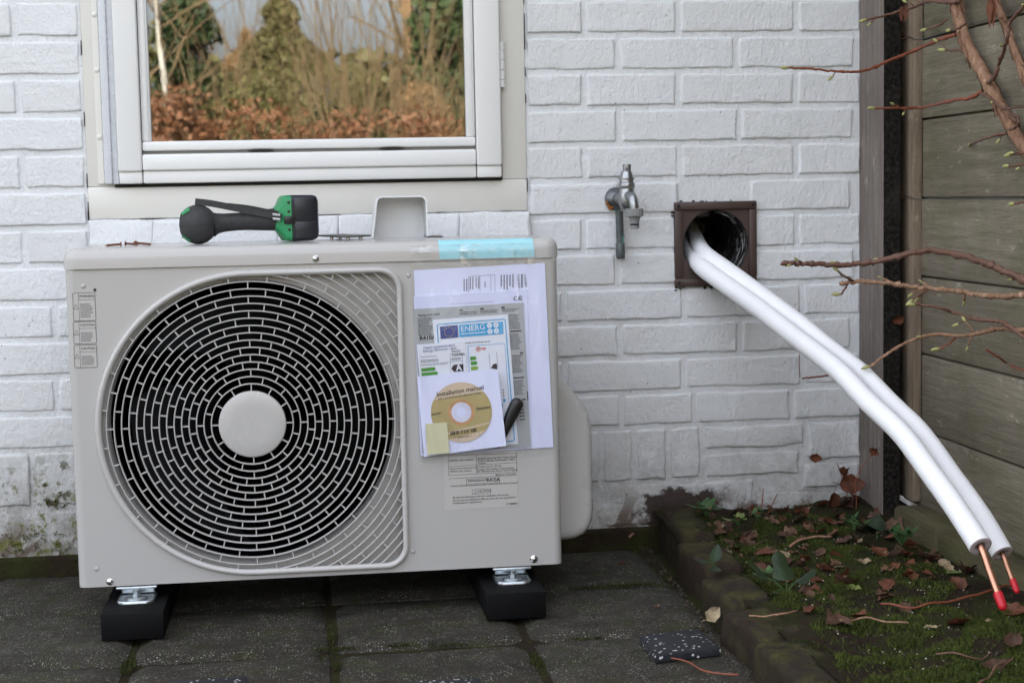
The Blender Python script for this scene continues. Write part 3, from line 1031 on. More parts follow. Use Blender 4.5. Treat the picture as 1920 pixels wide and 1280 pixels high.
m.quad((UX0 + 0.002, UF + 0.002, UZ0 + 0.004), (UX1 - 0.002, UF + 0.002, UZ0 + 0.004), (UX1 - 0.002, UB, UZ0 + 0.004), (UX0 + 0.002, UB, UZ0 + 0.004))
casing = m.build('casing', MAT['beige'], unit, True, 35)
# plate behind the grille with the bell mouth
m = MB()
circ = [(GX + 0.2300 * math.cos(2 * math.pi * k / 72), GZ + 0.2300 * math.sin(2 * math.pi * k / 72)) for k in range(72)]
vs, fs = fill_loops([d_outline(0.2367), circ], UF + 0.0158)
m.add(vs, fs)
m.lathe((GX, UF + 0.0158, GZ), (0, 1, 0), [(0, 0.2300), (0.003, 0.2275), (0.009, 0.2255), (0.026, 0.2245)], 72, cap=False)
m.build('bell_mouth', MAT['beige_pl'], unit, True, 35)
m = MB()
m.lathe((GX, UF + 0.0415, GZ), (0, 1, 0), [(0, 0.2246), (0.0, 0.235), (0.21, 0.235), (0.21, 0.0)], 48, cap=False)
m.build('fan_chamber', MAT['inside'], unit, True, 35)
m = MB()
for k in range(56):
    x = GX - 0.205 + 0.41 * k / 55
    hh = math.sqrt(max(0.0, 0.218 ** 2 - (x - GX) ** 2))
    if hh > 0.02: m.box(x, x + 0.0018, UF + 0.222, UF + 0.23, GZ - hh, GZ + hh)
tag(m.build('heat_exchanger', plain('dark fins', (0.006, 0.006, 0.006), 0.7, spec=0.1), unit), kind='stuff')
m = MB()
m.lathe((GX, UF + 0.075, GZ), (0, 1, 0), [(0, 0.02), (0.004, 0.038), (0.012, 0.046), (0.07, 0.048)], 32)
fan = m.build('fan', MAT['blade'], unit, True, 40)
for b in range(3):
    m = MB()
    na, nr = 16, 8
    vs = []
    for j in range(nr + 1):
        rr_ = 0.044 + (0.203 - 0.044) * j / nr
        for i in range(na + 1):
            sweep = 0.55 * (j / nr)
            a = R(120 * b + 20) + sweep + R(78 + 18 * j / nr) * (i / na)
            vs.append((GX + rr_ * math.cos(a), UF + 0.145 - 0.085 * (i / na) + 0.01 * math.sin(3 * j / nr), GZ + rr_ * math.sin(a)))
    m.add(vs, [(j * (na + 1) + i, j * (na + 1) + i + 1, (j + 1) * (na + 1) + i + 1, (j + 1) * (na + 1) + i) for j in range(nr) for i in range(na)])
    m.build('blade', MAT['blade'], fan, True, None)

# grille: bezel, rings, short radial ribs, round hub cap
m = MB()
ol = d_outline(0.2395, 0.033)
n = len(ol)
ring_prof = [(-0.0055, 0.001), (-0.0052, -0.004), (-0.003, -0.0072), (0.0, -0.0082), (0.003, -0.0068), (0.0046, -0.003), (0.005, 0.004)]
vs = []
for i in range(n):
    a, b = Vector(ol[i - 1]), Vector(ol[(i + 1) % n])
    d = (b - a).normalized()
    nr_ = Vector((-d.y, d.x))
    for (o_, y_) in ring_prof: vs.append((ol[i][0] + nr_.x * o_, UF + y_, ol[i][1] + nr_.y * o_))
k_ = len(ring_prof)
m.add(vs, [(i * k_ + j, i * k_ + j + 1, ((i + 1) % n) * k_ + j + 1, ((i + 1) % n) * k_ + j) for i in range(n) for j in range(k_ - 1)])
grille = m.build('fan_grille', MAT['beige_pl'], unit, True, 60)


def inside_d(x, z, h=0.2345, rcn=0.03):
    if x <= 0: return x * x + z * z < h * h
    if abs(z) >= h or x >= h: return False
    cx, cz = x - (h - rcn), abs(z) - (h - rcn)
    return not (cx > 0 and cz > 0 and cx * cx + cz * cz > rcn * rcn)


HUB, PITCH_R = 0.0527, 0.01158
YF0, YF1, RW = UF - 0.0045, UF + 0.0045, 0.00105
for k in range(0, 23):
    r_ = HUB + PITCH_R * k
    N = 144
    ins = [inside_d(r_ * math.cos(2 * math.pi * i / N), r_ * math.sin(2 * math.pi * i / N)) for i in range(N)]
    full = all(ins)
    if not any(ins) or k == 0: continue
    runs = []
    if full: runs = [list(range(N)) + [0]]
    else:
        st = next(i for i in range(N) if not ins[i])
        cur = []
        for q in range(N + 1):
            i = (st + q) % N
            if ins[i]: cur.append(i)
            else:
                if len(cur) > 1: runs.append([cur[0] - 1] + cur + [cur[-1] + 1])
                cur = []
    for run in runs:
        m = MB()
        vs = []
        for i in run:
            a = 2 * math.pi * i / N
            c_, s_ = math.cos(a), math.sin(a)
            for (dr, yy) in ((-RW * 0.75, YF1), (-RW, YF0 + 0.001), (-RW * 0.4, YF0), (RW * 0.4, YF0), (RW, YF0 + 0.001), (RW * 0.75, YF1)):
                vs.append((GX + (r_ + dr) * c_, yy, GZ + (r_ + dr) * s_))
        L = len(run)
        m.add(vs, [(i * 6 + j, i * 6 + (j + 1) % 6, (i + 1) * 6 + (j + 1) % 6, (i + 1) * 6 + j) for i in range(L - 1) for j in range(6)])
        m.build('grille_ring', MAT['beige_pl'], grille, True, 50)
m = MB()
for k in range(0, 22):
    ra, rb = HUB + PITCH_R * k, HUB + PITCH_R * (k + 1)
    cnt = 12 if k < 3 else 24
    off = (0, 15, 0)[k] if k < 3 else (7.5 if k % 2 else 0.0)
    for i in range(cnt):
        a = R(90 + off + 360 * i / cnt)
        c_, s_ = math.cos(a), math.sin(a)
        if not inside_d((ra + 0.004) * c_, (ra + 0.004) * s_, 0.236): continue
        rbb = rb
        if not inside_d(rb * c_, rb * s_, 0.237):
            rbb = ra
            while inside_d(rbb * c_, rbb * s_, 0.237): rbb += 0.0008
        px_, pz_ = -s_ * 0.00085, c_ * 0.00085
        vs = []
        for (rr_, yy) in ((ra, YF0 + 0.0012), (rbb, YF0 + 0.0012), (ra, YF1), (rbb, YF1)):
            vs += [(GX + rr_ * c_ - px_, yy, GZ + rr_ * s_ - pz_), (GX + rr_ * c_ + px_, yy, GZ + rr_ * s_ + pz_)]
        m.add(vs, [(0, 2, 3, 1), (0, 4, 6, 2), (1, 3, 7, 5), (4, 5, 7, 6)])
tag(m.build('grille_ribs', MAT['beige_pl'], grille), kind='stuff')
m = MB()
m.lathe((GX, UF + 0.004, GZ), (0, -1, 0), [(0, 0.0530), (0.0075, 0.0530), (0.0092, 0.0518), (0.0102, 0.0490), (0.0104, 0.030), (0.0104, 0.0)], 64, cap=False)
m.build('hub_cap', MAT['beige_pl'], grille, True, 35)

# lid with rounded shoulders
LP = [(0.0, 0.5695), (0.0, 0.5850), (0.0006, 0.5895), (0.0024, 0.5940), (0.0055, 0.5978), (0.0098, 0.6000), (0.0150, 0.6008), (0.030, 0.6010)]
LX0, LX1, LY0, LY1 = UX0 - 0.0025, UX1 + 0.0025, UF - 0.0035, UB + 0.004


def plan(ins, r=0.022, n=7):
    r = max(r - ins, 0.002)
    return rrect(LX0 + ins, LX1 - ins, LY0 + ins, LY1 - ins, r, n)


m = MB()
rings_ = [[(x, y, z) for x, y in plan(i_)] for (i_, z) in LP]
n = len(rings_[0])
vs = [v for rg in rings_ for v in rg]
fs = [(j * n + i, j * n + (i + 1) % n, (j + 1) * n + (i + 1) % n, (j + 1) * n + i) for j in range(len(LP) - 1) for i in range(n)]
fs.append(tuple((len(LP) - 1) * n + i for i in range(n)))
m.add(vs, fs)
low = [(x, y, 0.5695) for x, y in plan(0.004)]
m.add([v for v in rings_[0]] + low, [(i, n + i, n + (i + 1) % n, (i + 1) % n) for i in range(n)])
m.box(UX0 + 0.004, UX1 - 0.004, UF + 0.0015, UB - 0.002, 0.5650, 0.5697)
lid = m.build('lid', MAT['lid'], unit, True, 50)


def screw(x, y, z, r, parent, mat='chrome', ax=(0, -1, 0)):
    q = MB()
    q.lathe((x, y, z), ax, [(0, r * 1.25), (0.0006, r * 1.25), (0.0008, r), (0.0022, r * 0.86), (0.0034, r * 0.5), (0.0037, 0.0)], 18)
    return q.build('screw', MAT[mat], parent, True, 60)


screw(*(0.0237, -0.4235, 0.5771), 0.0042, lid)
screw(*(-0.3157, -0.42, 0.0742), 0.0044, casing)
screw(*(0.3636, -0.42, 0.0768), 0.0052, casing)
for (x, y, z) in ((-0.3366, -0.42, 0.5436), (0.17, -0.42, 0.547), (0.1655, -0.42, 0.0994), (-0.3354, -0.42, 0.0959)):
    q = MB()
    q.lathe((x, y, z), (0, -1, 0), [(0, 0.0042), (0.0006, 0.003), (0.0009, 0.0)], 14)
    q.build('dimple', MAT['beige'], casing, True, None)

# rounded valve cover on the right flank
vp = [(0.400, 0.372), (0.414, 0.372), (0.424, 0.366), (0.444, 0.346), (0.462, 0.324), (0.473, 0.306), (0.479, 0.288), (0.481, 0.268), (0.481, 0.135), (0.479, 0.118), (0.473, 0.103), (0.464, 0.093), (0.450, 0.087), (0.436, 0.085), (0.400, 0.085)]
m = MB()
ya, yb, be = -0.335, -0.150, 0.016
cxv, czv = 0.40, 0.22
vs = []
lay = [(ya, be)] + [(ya + be * (1 - math.cos(R(15 * k))), be * (1 - math.sin(R(15 * k)))) for k in range(1, 7)] + [(yb, 0.0)]
nv = len(vp)
for (yy, ins) in lay:
    for (x, z) in vp:
        d = Vector((x - cxv, z - czv))
        f = max(0.0, 1 - ins / max(d.length, 0.01))
        vs.append((cxv + d.x * f if x > 0.401 else x, yy, czv + d.y * f))
m.add(vs, [(j * nv + i, j * nv + i + 1, (j + 1) * nv + i + 1, (j + 1) * nv + i) for j in range(len(lay) - 1) for i in range(nv - 1)] + [tuple(range(nv))])
m.build('valve_cover', MAT['beige_pl'], unit, True, 50)

# galvanised feet bolted to the blocks
for cx in (-0.2745, 0.327):
    m = MB()
    tab = rrect(cx - 0.029, cx + 0.029, -0.453, -0.378, 0.016, 6)
    nt_ = len(tab)
    lev = [(0.0440, 1.0), (0.0470, 1.0), (0.0482, 0.975), (0.0482, 0.90), (0.0470, 0.86)]
    m.add([(cx + (x - cx) * f, -0.4155 + (y + 0.4155) * f, z) for (z, f) in lev for (x, y) in tab], [(j * nt_ + i, j * nt_ + (i + 1) % nt_, (j + 1) * nt_ + (i + 1) % nt_, (j + 1) * nt_ + i) for j in range(4) for i in range(nt_)] + [tuple(4 * nt_ + i for i in range(nt_))])
    ft = m.build('foot', MAT['zinc'], unit, True, 40)
    m = MB()
    m.lathe((cx, -0.428, 0.0471), (0, 0, 1), [(0, 0.0165), (0.0028, 0.0165), (0.0034, 0.0155)], 24)
    m.build('washer', MAT['zinc'], ft, True, 40)
    m = MB()
    m.lathe((cx, -0.428, 0.0511), (0, 0, 1), [(0, 0.0068), (0.005, 0.0068)], 6)
    m.lathe((cx, -0.428, 0.0562), (0, 0, 1), [(0, 0.0042), (0.005, 0.0042)], 12)
    m.build('bolt', MAT['zinc'], ft)
    m = MB()
    m.rbox(cx - 0.032, cx + 0.032, -0.425, -0.36, 0.0612, 0.0655, 0.0019, 2)
    m.build('foot_plate', MAT['zinc'], ft, True, 40)
    m = MB()
    m.rbox(cx - 0.026, cx + 0.026, -0.40, -0.3765, 0.0488, 0.0610, 0.002, 2)
    m.build('foot_neck', MAT['zinc'], ft, True, 40)

# printed warning labels on the left of the front
wl = [((-0.3532, 0.5328), (-0.3196, 0.4894), 'WARNING', 7), ((-0.3544, 0.488), (-0.3203, 0.4536), 'CAUTION', 5), ((-0.3548, 0.4513), (-0.3206, 0.4164), 'CAUTION', 5)]
dotp = (-0.3192, 0.5368)
for i_, ((x0, z1), (x1, z0), word_, rows_n) in enumerate(wl):
    yl = UF - 0.0004
    m = MB()
    poly(m, rrect(x0, x1, z0, z1, 0.0022), yl)
    lb = m.build('warning_label', plain('label clear %d' % i_, (0.466, 0.449, 0.424), 0.4, var=0.01), unit)
    m = MB()
    strip(m, rrect(x0, x1, z0, z1, 0.0022), 0.0006, yl - 0.0002, True)
    xv = x0 + (x1 - x0) * 0.26
    zh = z1 - 0.0105
    strip(m, [(xv, z0), (xv, z1)], 0.0005, yl - 0.0002)
    strip(m, [(xv, zh), (x1, zh)], 0.0005, yl - 0.0002)
    tx = (x0 + xv) / 2
    tz = (z0 + z1) / 2
    strip(m, [(tx - 0.0036, tz - 0.003), (tx + 0.0036, tz - 0.003), (tx, tz + 0.0036)], 0.0005, yl - 0.0002, True)
    q = [(xv + 0.002, zh - 0.0035 * rows_n - 0.004), (x1 - 0.002, zh - 0.0035 * rows_n - 0.004), (x1 - 0.002, zh - 0.006), (xv + 0.002, zh - 0.006)]
    greek(m, q, rows_n, yl - 0.0002, 0.35, 0.95, (0.05, 0.2))
    m.build('printing', MAT['ink'], lb)
    lettering(lb, [(word_, (xv + x1) / 2, (zh + z1) / 2, 0.0048, 0, 'CENTER')], MAT['ink'], yl - 0.0003, bold=0.015)
m = MB()
m.box(dotp[0] - 0.0021, dotp[0] + 0.0021, UF - 0.0004, UF, dotp[1] - 0.0023, dotp[1] + 0.0023)
m.build('inspection_hole', MAT['ink'], unit)

# rating label below the pouch
rq = [(0.2185, 0.164), (0.3389, 0.1655), (0.3373, 0.2639), (0.22, 0.2626)]
ang_r = math.degrees(math.atan2(rq[1][1] - rq[0][1], rq[1][0] - rq[0][0])) * 0.7
yl = UF - 0.0004
m = MB()
poly(m, rq, yl)
lb = m.build('rating_label', plain('rating label film', (0.478, 0.461, 0.437), 0.42, var=0.03, scale=40), unit)
m = MB()
yl -= 0.0002
tb = [(0.2264, 0.2214), (0.3378, 0.2227), (0.338, 0.2534), (0.2267, 0.2536)]
strip(m, [tb[3], tb[0], lerp2(tb, 0.41, 0)], 0.0005, yl)
strip(m, [lerp2(tb, 0.41, 0), tb[1], tb[2]], 0.0005, yl)
strip(m, [lerp2(tb, 0.41, 0), lerp2(tb, 0.41, 1)], 0.0005, yl)
strip(m, [lerp2(tb, 0, 0.44), lerp2(tb, 1, 0.50)], 0.0005, yl)
strip(m, [tb[3], tb[2]], 0.0005, yl)
strip(m, [(0.2267, 0.2161), (0.3377, 0.217)], 0.0005, yl)
strip(m, [(0.2553, 0.2144), (0.3097, 0.2143), (0.3095, 0.2064), (0.2551, 0.2061)], 0.0005, yl, True)
strip(m, [(0.2644, 0.1965), (0.2949, 0.1965), (0.2948, 0.1891), (0.2643, 0.1891)], 0.0005, yl, True)
tri = (0.2696, 0.1924)
strip(m, [(tri[0] - 0.0024, tri[1] - 0.002), (tri[0] + 0.0024, tri[1] - 0.002), (tri[0], tri[1] + 0.0026)], 0.0004, yl, True)
m.build('printing', MAT['ink'], lb)
lt = [('Address, city, country', *(0.2278, 0.2457), 0.0044, ang_r, 'LEFT'), ("Name of the importer's in EU", *(0.2284, 0.2322), 0.0038, ang_r, 'LEFT'), ('Address, city, country', *(0.2283, 0.2278), 0.0040, ang_r, 'LEFT'),
      ('Bangkadi Industrial Park, Tivanon Road,', *(0.2742, 0.2469), 0.0040, ang_r, 'LEFT'), ('Amphur Muang, Pathumthani 12000,', *(0.2741, 0.2429), 0.0042, ang_r, 'LEFT'), ('Thailand', *(0.2741, 0.239), 0.0040, ang_r, 'LEFT'),
      ('Toshiba Carrier UK Ltd', *(0.2739, 0.2333), 0.0040, ang_r, 'LEFT'), ('Porsham Close, Belliver Industrial Estate,', *(0.273, 0.229), 0.0037, ang_r, 'LEFT'), ('PL6 7DB Plymouth, Devon, United Kingdom', *(0.2729, 0.2255), 0.0037, ang_r, 'LEFT'),
      ('MADE IN THAILAND', *(0.3365, 0.2193), 0.0036, ang_r, 'RIGHT'),
      ('REFRIGERANT', *(0.2574, 0.2108), 0.0050, ang_r, 'LEFT'), ('Contains fluorinated greenhouse gases covered by the Kyoto Protocol', *(0.229, 0.2038), 0.00385, ang_r, 'LEFT'),
      ('CAUTION', *(0.2731, 0.1928), 0.0048, ang_r, 'LEFT'), ('Be sure the following points for installation and service.', *(0.2325, 0.1848), 0.0041, ang_r, 'LEFT'),
      ('Do not use any refrigerant different from the one specified for', *(0.2324, 0.18), 0.0041, ang_r, 'LEFT'), ('complement or replacement.', *(0.2323, 0.1756), 0.0041, ang_r, 'LEFT')]
lettering(lb, lt, MAT['ink'], yl - 0.0001, bold=0.012)
lettering(lb, [('R410A', *(0.2882, 0.2108), 0.0078, ang_r, 'LEFT'), ('111068I001', *(0.3189, 0.1704), 0.0042, ang_r, 'LEFT')], MAT['ink'], yl - 0.0001, bold=0.02)

# ------------------------------------------------------------------ papers in the clear pouch taped to the front
def sheet(name, q, y, mat, label, cat, th=0.0004, wav=0.0006, yfun=None, nn=10):
    m = MB()
    sd = random.uniform(0, 40)
    vs = []
    for j in range(nn + 1):
        for i in range(nn + 1):
            x, z = lerp2(q, i / nn, j / nn)
            dy = wav * mnoise.noise(Vector((x * 14, z * 9, sd)))
            vs.append((x, (yfun(i / nn, j / nn) if yfun else y) + dy, z))
    nb = len(vs)
    vs2 = [(x, yy + th, z) for x, yy, z in vs]
    W = nn + 1
    fs = [(j * W + i, j * W + i + 1, (j + 1) * W + i + 1, (j + 1) * W + i) for j in range(nn) for i in range(nn)]
    fb = [(nb + d, nb + c, nb + b, nb + a) for a, b, c, d in fs]
    rim = [i for i in range(W)] + [j * W + nn for j in range(1, W)] + [nn * W + i for i in range(nn - 1, -1, -1)] + [j * W for j in range(nn - 1, 0, -1)]
    fr = [(rim[k], nb + rim[k], nb + rim[(k + 1) % len(rim)], rim[(k + 1) % len(rim)]) for k in range(len(rim))]
    m.add(vs + vs2, fs + fb + fr)
    o = m.build(name, mat, None, True, 60)
    return tag(o, label, cat)


a4q = [(0.1827, 0.255), (0.3986, 0.261), (0.39, 0.5613), (0.1783, 0.5547)]
a4 = sheet('paper_sheet', a4q, -0.4225, MAT['paper'], 'large white sheet with sideways print, rearmost in the clear pouch', 'paper', wav=0.0003)
ang_a = math.degrees(math.atan2(a4q[1][1] - a4q[0][1], a4q[1][0] - a4q[0][0]))
yl = -0.4231
lettering(a4, [('TOSHIBA', *(0.3567, 0.5441), 0.0050, ang_a - 86, 'LEFT')], MAT['ink_grey'], yl, bold=0.01)
lettering(a4, [('TOSHIBA C', *(0.3454, 0.5444), 0.0056, ang_a - 86, 'LEFT')], MAT['ink_grey'], yl, bold=0.01)
m = MB()
for q in ([(0.351, 0.5443), (0.3506, 0.5211), (0.3541, 0.521), (0.3545, 0.5442)], [(0.3177, 0.5443), (0.3172, 0.5194), (0.3198, 0.5193), (0.3203, 0.5442)], [(0.3225, 0.5441), (0.322, 0.5193), (0.3246, 0.5192), (0.3251, 0.5441)],
          [(0.3272, 0.544), (0.3267, 0.5191), (0.3293, 0.5191), (0.3298, 0.5439)], [(0.332, 0.5439), (0.3315, 0.5199), (0.3341, 0.5198), (0.3346, 0.5438)], [(0.3368, 0.5446), (0.3363, 0.5197), (0.3389, 0.5197), (0.3394, 0.5446)],
          [(0.2677, 0.5413), (0.2672, 0.5182), (0.2694, 0.5181), (0.2699, 0.5412)], [(0.272, 0.5412), (0.2715, 0.5181), (0.2737, 0.518), (0.2742, 0.5411)], [(0.2772, 0.541), (0.2767, 0.5188), (0.2788, 0.5187), (0.2793, 0.541)],
          [(0.2815, 0.5409), (0.281, 0.5187), (0.2831, 0.5186), (0.2836, 0.5409)], [(0.2578, 0.539), (0.2573, 0.5176), (0.2595, 0.5176), (0.26, 0.5389)], [(0.2621, 0.5389), (0.2616, 0.5175), (0.2638, 0.5174), (0.2642, 0.5388)], [(0.2917, 0.5347), (0.2914, 0.5218), (0.2931, 0.5218), (0.2934, 0.5346)]):
    greek(m, q, 1, yl, 0.7, 1.0, (0.1, 0.24))
strip(m, [(0.2655, 0.5174), (0.2656, 0.5422), (0.3083, 0.5445), (0.3081, 0.5179)], 0.0005, yl)
strip(m, [(0.284, 0.5186), (0.2841, 0.5426)], 0.0005, yl)
strip(m, [(0.3017, 0.519), (0.3018, 0.5438)], 0.0005, yl)
m.build('printing', MAT['ink_grey'], a4)

man = sheet('manual', [(0.1819, 0.2555), (0.3627, 0.262), (0.3605, 0.5195), (0.1768, 0.513)], -0.4236, MAT['paper2'], 'white booklet marked CE, in front of the large sheet in the pouch', 'booklet', th=0.0008, wav=0.0003)
lettering(man, [('C', *(0.3373, 0.5047), 0.0100, 3, 'LEFT'), ('\u0404', *(0.3451, 0.5049), 0.0100, 3, 'LEFT')], MAT['ink'], -0.4243, bold=0.015)
m = MB()
strip(m, [(0.2367, 0.4994), (0.3074, 0.5016)], 0.0004, -0.4243)
m.build('printing', MAT['ink_grey'], man)

gq = [(0.1846, 0.2597), (0.3614, 0.2634), (0.3536, 0.4986), (0.1771, 0.493)]
gs = sheet('refrigerant_label', gq, -0.4248, MAT['label_grey'], 'grey refrigerant label sheet marked R410A, behind the energy label', 'label', wav=0.0002)
yl = -0.4253
lettering(gs, [('R410A', *(0.1845, 0.4457), 0.0095, 3, 'LEFT')], MAT['ink'], yl, bold=0.03)
lettering(gs, [('Refrigerant Label', *(0.1833, 0.4825), 0.0050, 3, 'LEFT')], MAT['ink'], yl, bold=0.01)
m = MB()
for q, rn in (([(0.1829, 0.4496), (0.2064, 0.4506), (0.2063, 0.4797), (0.1823, 0.4787)], 9), ([(0.2496, 0.481), (0.2793, 0.4818), (0.2795, 0.4878), (0.2493, 0.487)], 2), ([(0.2837, 0.4826), (0.3139, 0.4834), (0.314, 0.489), (0.2834, 0.4882)], 2),
              ([(0.3182, 0.4841), (0.3486, 0.485), (0.3487, 0.4901), (0.3175, 0.4893)], 2), ([(0.3302, 0.4553), (0.3489, 0.4561), (0.3472, 0.4807), (0.3294, 0.4799)], 7), ([(0.3309, 0.4225), (0.35, 0.4232), (0.3496, 0.4496), (0.3305, 0.4489)], 8),
              ([(0.3336, 0.3843), (0.351, 0.3854), (0.3507, 0.4115), (0.3332, 0.4103)], 8), ([(0.3346, 0.3487), (0.3529, 0.3493), (0.3526, 0.3741), (0.3342, 0.373)], 8), ([(0.3443, 0.3056), (0.353, 0.3061), (0.3532, 0.3384), (0.344, 0.3379)], 6)):
    greek(m, q, rn, yl, 0.34, 1.0, (0.06, 0.25))
for q in ([(0.2493, 0.4879), (0.2545, 0.4881), (0.2546, 0.4907), (0.2494, 0.4904)], [(0.2834, 0.4888), (0.289, 0.4889), (0.289, 0.4919), (0.2834, 0.4917)], [(0.3175, 0.4897), (0.3231, 0.4898), (0.3232, 0.4928), (0.3176, 0.4926)],
          [(0.331, 0.4514), (0.3497, 0.4522), (0.3497, 0.4543), (0.3311, 0.4536)], [(0.3464, 0.4159), (0.3516, 0.4161), (0.3517, 0.4184), (0.3464, 0.4182)], [(0.3337, 0.412), (0.3507, 0.4127), (0.3507, 0.4141), (0.3337, 0.4134)],
          [(0.3347, 0.376), (0.3526, 0.3767), (0.3526, 0.3784), (0.3348, 0.3777)], [(0.3484, 0.3403), (0.3545, 0.3405), (0.3546, 0.3427), (0.3485, 0.3425)], [(0.3571, 0.34), (0.3587, 0.3399), (0.3583, 0.3548), (0.3569, 0.3548)]):
    poly(m, q, yl)
m.build('printing', MAT['ink'], gs)

eq = [(0.2174, 0.2618), (0.3405, 0.2691), (0.3277, 0.4804), (0.2062, 0.475)]
en = sheet('energy_label', eq, -0.4262, MAT['label_white'], 'white and cyan energy label with a blue star flag', 'label', wav=0.0002)
yl = -0.4267
m = MB()
strip(m, [(0.2228, 0.2712), (0.3323, 0.2746), (0.3345, 0.2767), (0.3232, 0.4711), (0.321, 0.4729), (0.215, 0.4675), (0.2132, 0.4654)], 0.0016, yl, True)
strip(m, [(0.2634, 0.3867), (0.2622, 0.4299), (0.2636, 0.4316), (0.3203, 0.4338), (0.322, 0.4323), (0.3286, 0.3062)], 0.0007, yl)
poly(m, [(0.2486, 0.4458), (0.3201, 0.4491), (0.3197, 0.469), (0.2482, 0.4656)], yl)
poly(m, [(0.3175, 0.3384), (0.3214, 0.3387), (0.321, 0.3439), (0.3171, 0.3437)], yl)
poly(m, [(0.3107, 0.3278), (0.3159, 0.328), (0.317, 0.3354), (0.3118, 0.3382)], yl)
m.build('cyan_print', MAT['eu_cyan'], en)
m = MB()
fq = [(0.2183, 0.4442), (0.2475, 0.4458), (0.2464, 0.4656), (0.2173, 0.464)]
poly(m, fq, yl)
fl = m.build('flag', MAT['eu_blue'], en)
m = MB()
for k in range(12):
    a = 2 * math.pi * k / 12
    cx, cz = lerp2(fq, 0.5 + 0.255 * math.cos(a), 0.5 + 0.37 * math.sin(a))
    poly(m, [(cx + (0.0011 if j % 2 == 0 else 0.00045) * math.sin(j * math.pi / 5), cz + (0.0011 if j % 2 == 0 else 0.00045) * math.cos(j * math.pi / 5)) for j in range(9, -1, -1)], yl - 0.0003)
m.build('stars', MAT['yellow'], fl)
lettering(en, [('ENERG', *(0.2508, 0.4582), 0.0128, 4.3, 'LEFT')], MAT['label_white'], yl - 0.0003, bold=0.0)
m = MB()
greek(m, [(0.2515, 0.45), (0.2908, 0.4518), (0.2908, 0.454), (0.2514, 0.4522)], 1, yl - 0.0003, 0.6, 1.0, (0.1, 0.3))
for c in ((0.2975, 0.4632), (0.3079, 0.4638), (0.2982, 0.4537), (0.3085, 0.4543)):
    poly(m, [(c[0] + 0.0042 * math.cos(2 * math.pi * k / 18), c[1] + 0.0042 * math.sin(2 * math.pi * k / 18)) for k in range(18)], yl - 0.0003)
m.build('white_print', MAT['label_white'], en)
lettering(en, [('Y', *(0.2975, 0.4632), 0.0046, 4, 'CENTER'), ('IJA', *(0.3079, 0.4638), 0.0044, 4, 'CENTER'), ('IE', *(0.2982, 0.4537), 0.0046, 4, 'CENTER'), ('IA', *(0.3085, 0.4543), 0.0046, 4, 'CENTER')], MAT['eu_cyan'], yl - 0.0005)
def arrow(mb, p, w, h, y, ang=4.0):
    ca, sa = math.cos(R(ang)), math.sin(R(ang))
    pts = [(0, -h / 2), (w - h * 0.4, -h / 2), (w, 0), (w - h * 0.4, h / 2), (0, h / 2)]
    poly(mb, [(p[0] + a * ca - b * sa, p[1] + a * sa + b * ca) for a, b in pts], y)
m = MB()
arrow(m, (0.2653, 0.4108), 0.0105, 0.0058, yl)
arrow(m, (0.266, 0.403), 0.0112, 0.0058, yl)
m.build('green_arrow', MAT['green1'], en)
m = MB()
arrow(m, (0.2662, 0.3948), 0.0122, 0.0058, yl)
m.build('green_arrow', MAT['green2'], en)
m = MB()
poly(m, [(0.2982, 0.3942), (0.3086, 0.3921), (0.3083, 0.4016), (0.3027, 0.4009)], yl)
greek(m, [(0.2572, 0.4356), (0.3, 0.4373), (0.3, 0.4388), (0.2572, 0.4373)], 1, yl, 0.7, 1.0, (0.08, 0.2))
strip(m, [(0.2973, 0.3942), (0.2957, 0.4185)], 0.0004, yl)
strip(m, [(0.3099, 0.3938), (0.3083, 0.4198)], 0.0004, yl)
for q in ((0.3178, 0.3579), (0.3182, 0.3532), (0.3185, 0.3484)): poly(m, [(q[0] - 0.0008, q[1] - 0.0012), (q[0] + 0.0008, q[1] - 0.0012), (q[0] + 0.0008, q[1] + 0.0012), (q[0] - 0.0008, q[1] + 0.0012)], yl)
m.build('dark_print', MAT['dark_tag'], en)
m = MB()
c = (0.2786, 0.4259)
strip(m, [(c[0] + 0.0036 * math.cos(2 * math.pi * k / 20), c[1] + 0.0036 * math.sin(2 * math.pi * k / 20)) for k in range(20)], 0.0009, yl, True)
strip(m, [(c[0] - 0.0022, c[1]), (c[0] + 0.0022, c[1] + 0.0005)], 0.0012, yl)
strip(m, [(c[0] - 0.0003, c[1] - 0.0022), (c[0] + 0.0003, c[1] + 0.0022)], 0.0012, yl)
greek(m, [(0.2841, 0.424), (0.2923, 0.4243), (0.2923, 0.4289), (0.2841, 0.4287)], 2, yl, 0.6, 1.0, (0.3, 0.6))
m.build('red_print', MAT['red_ink'], en)

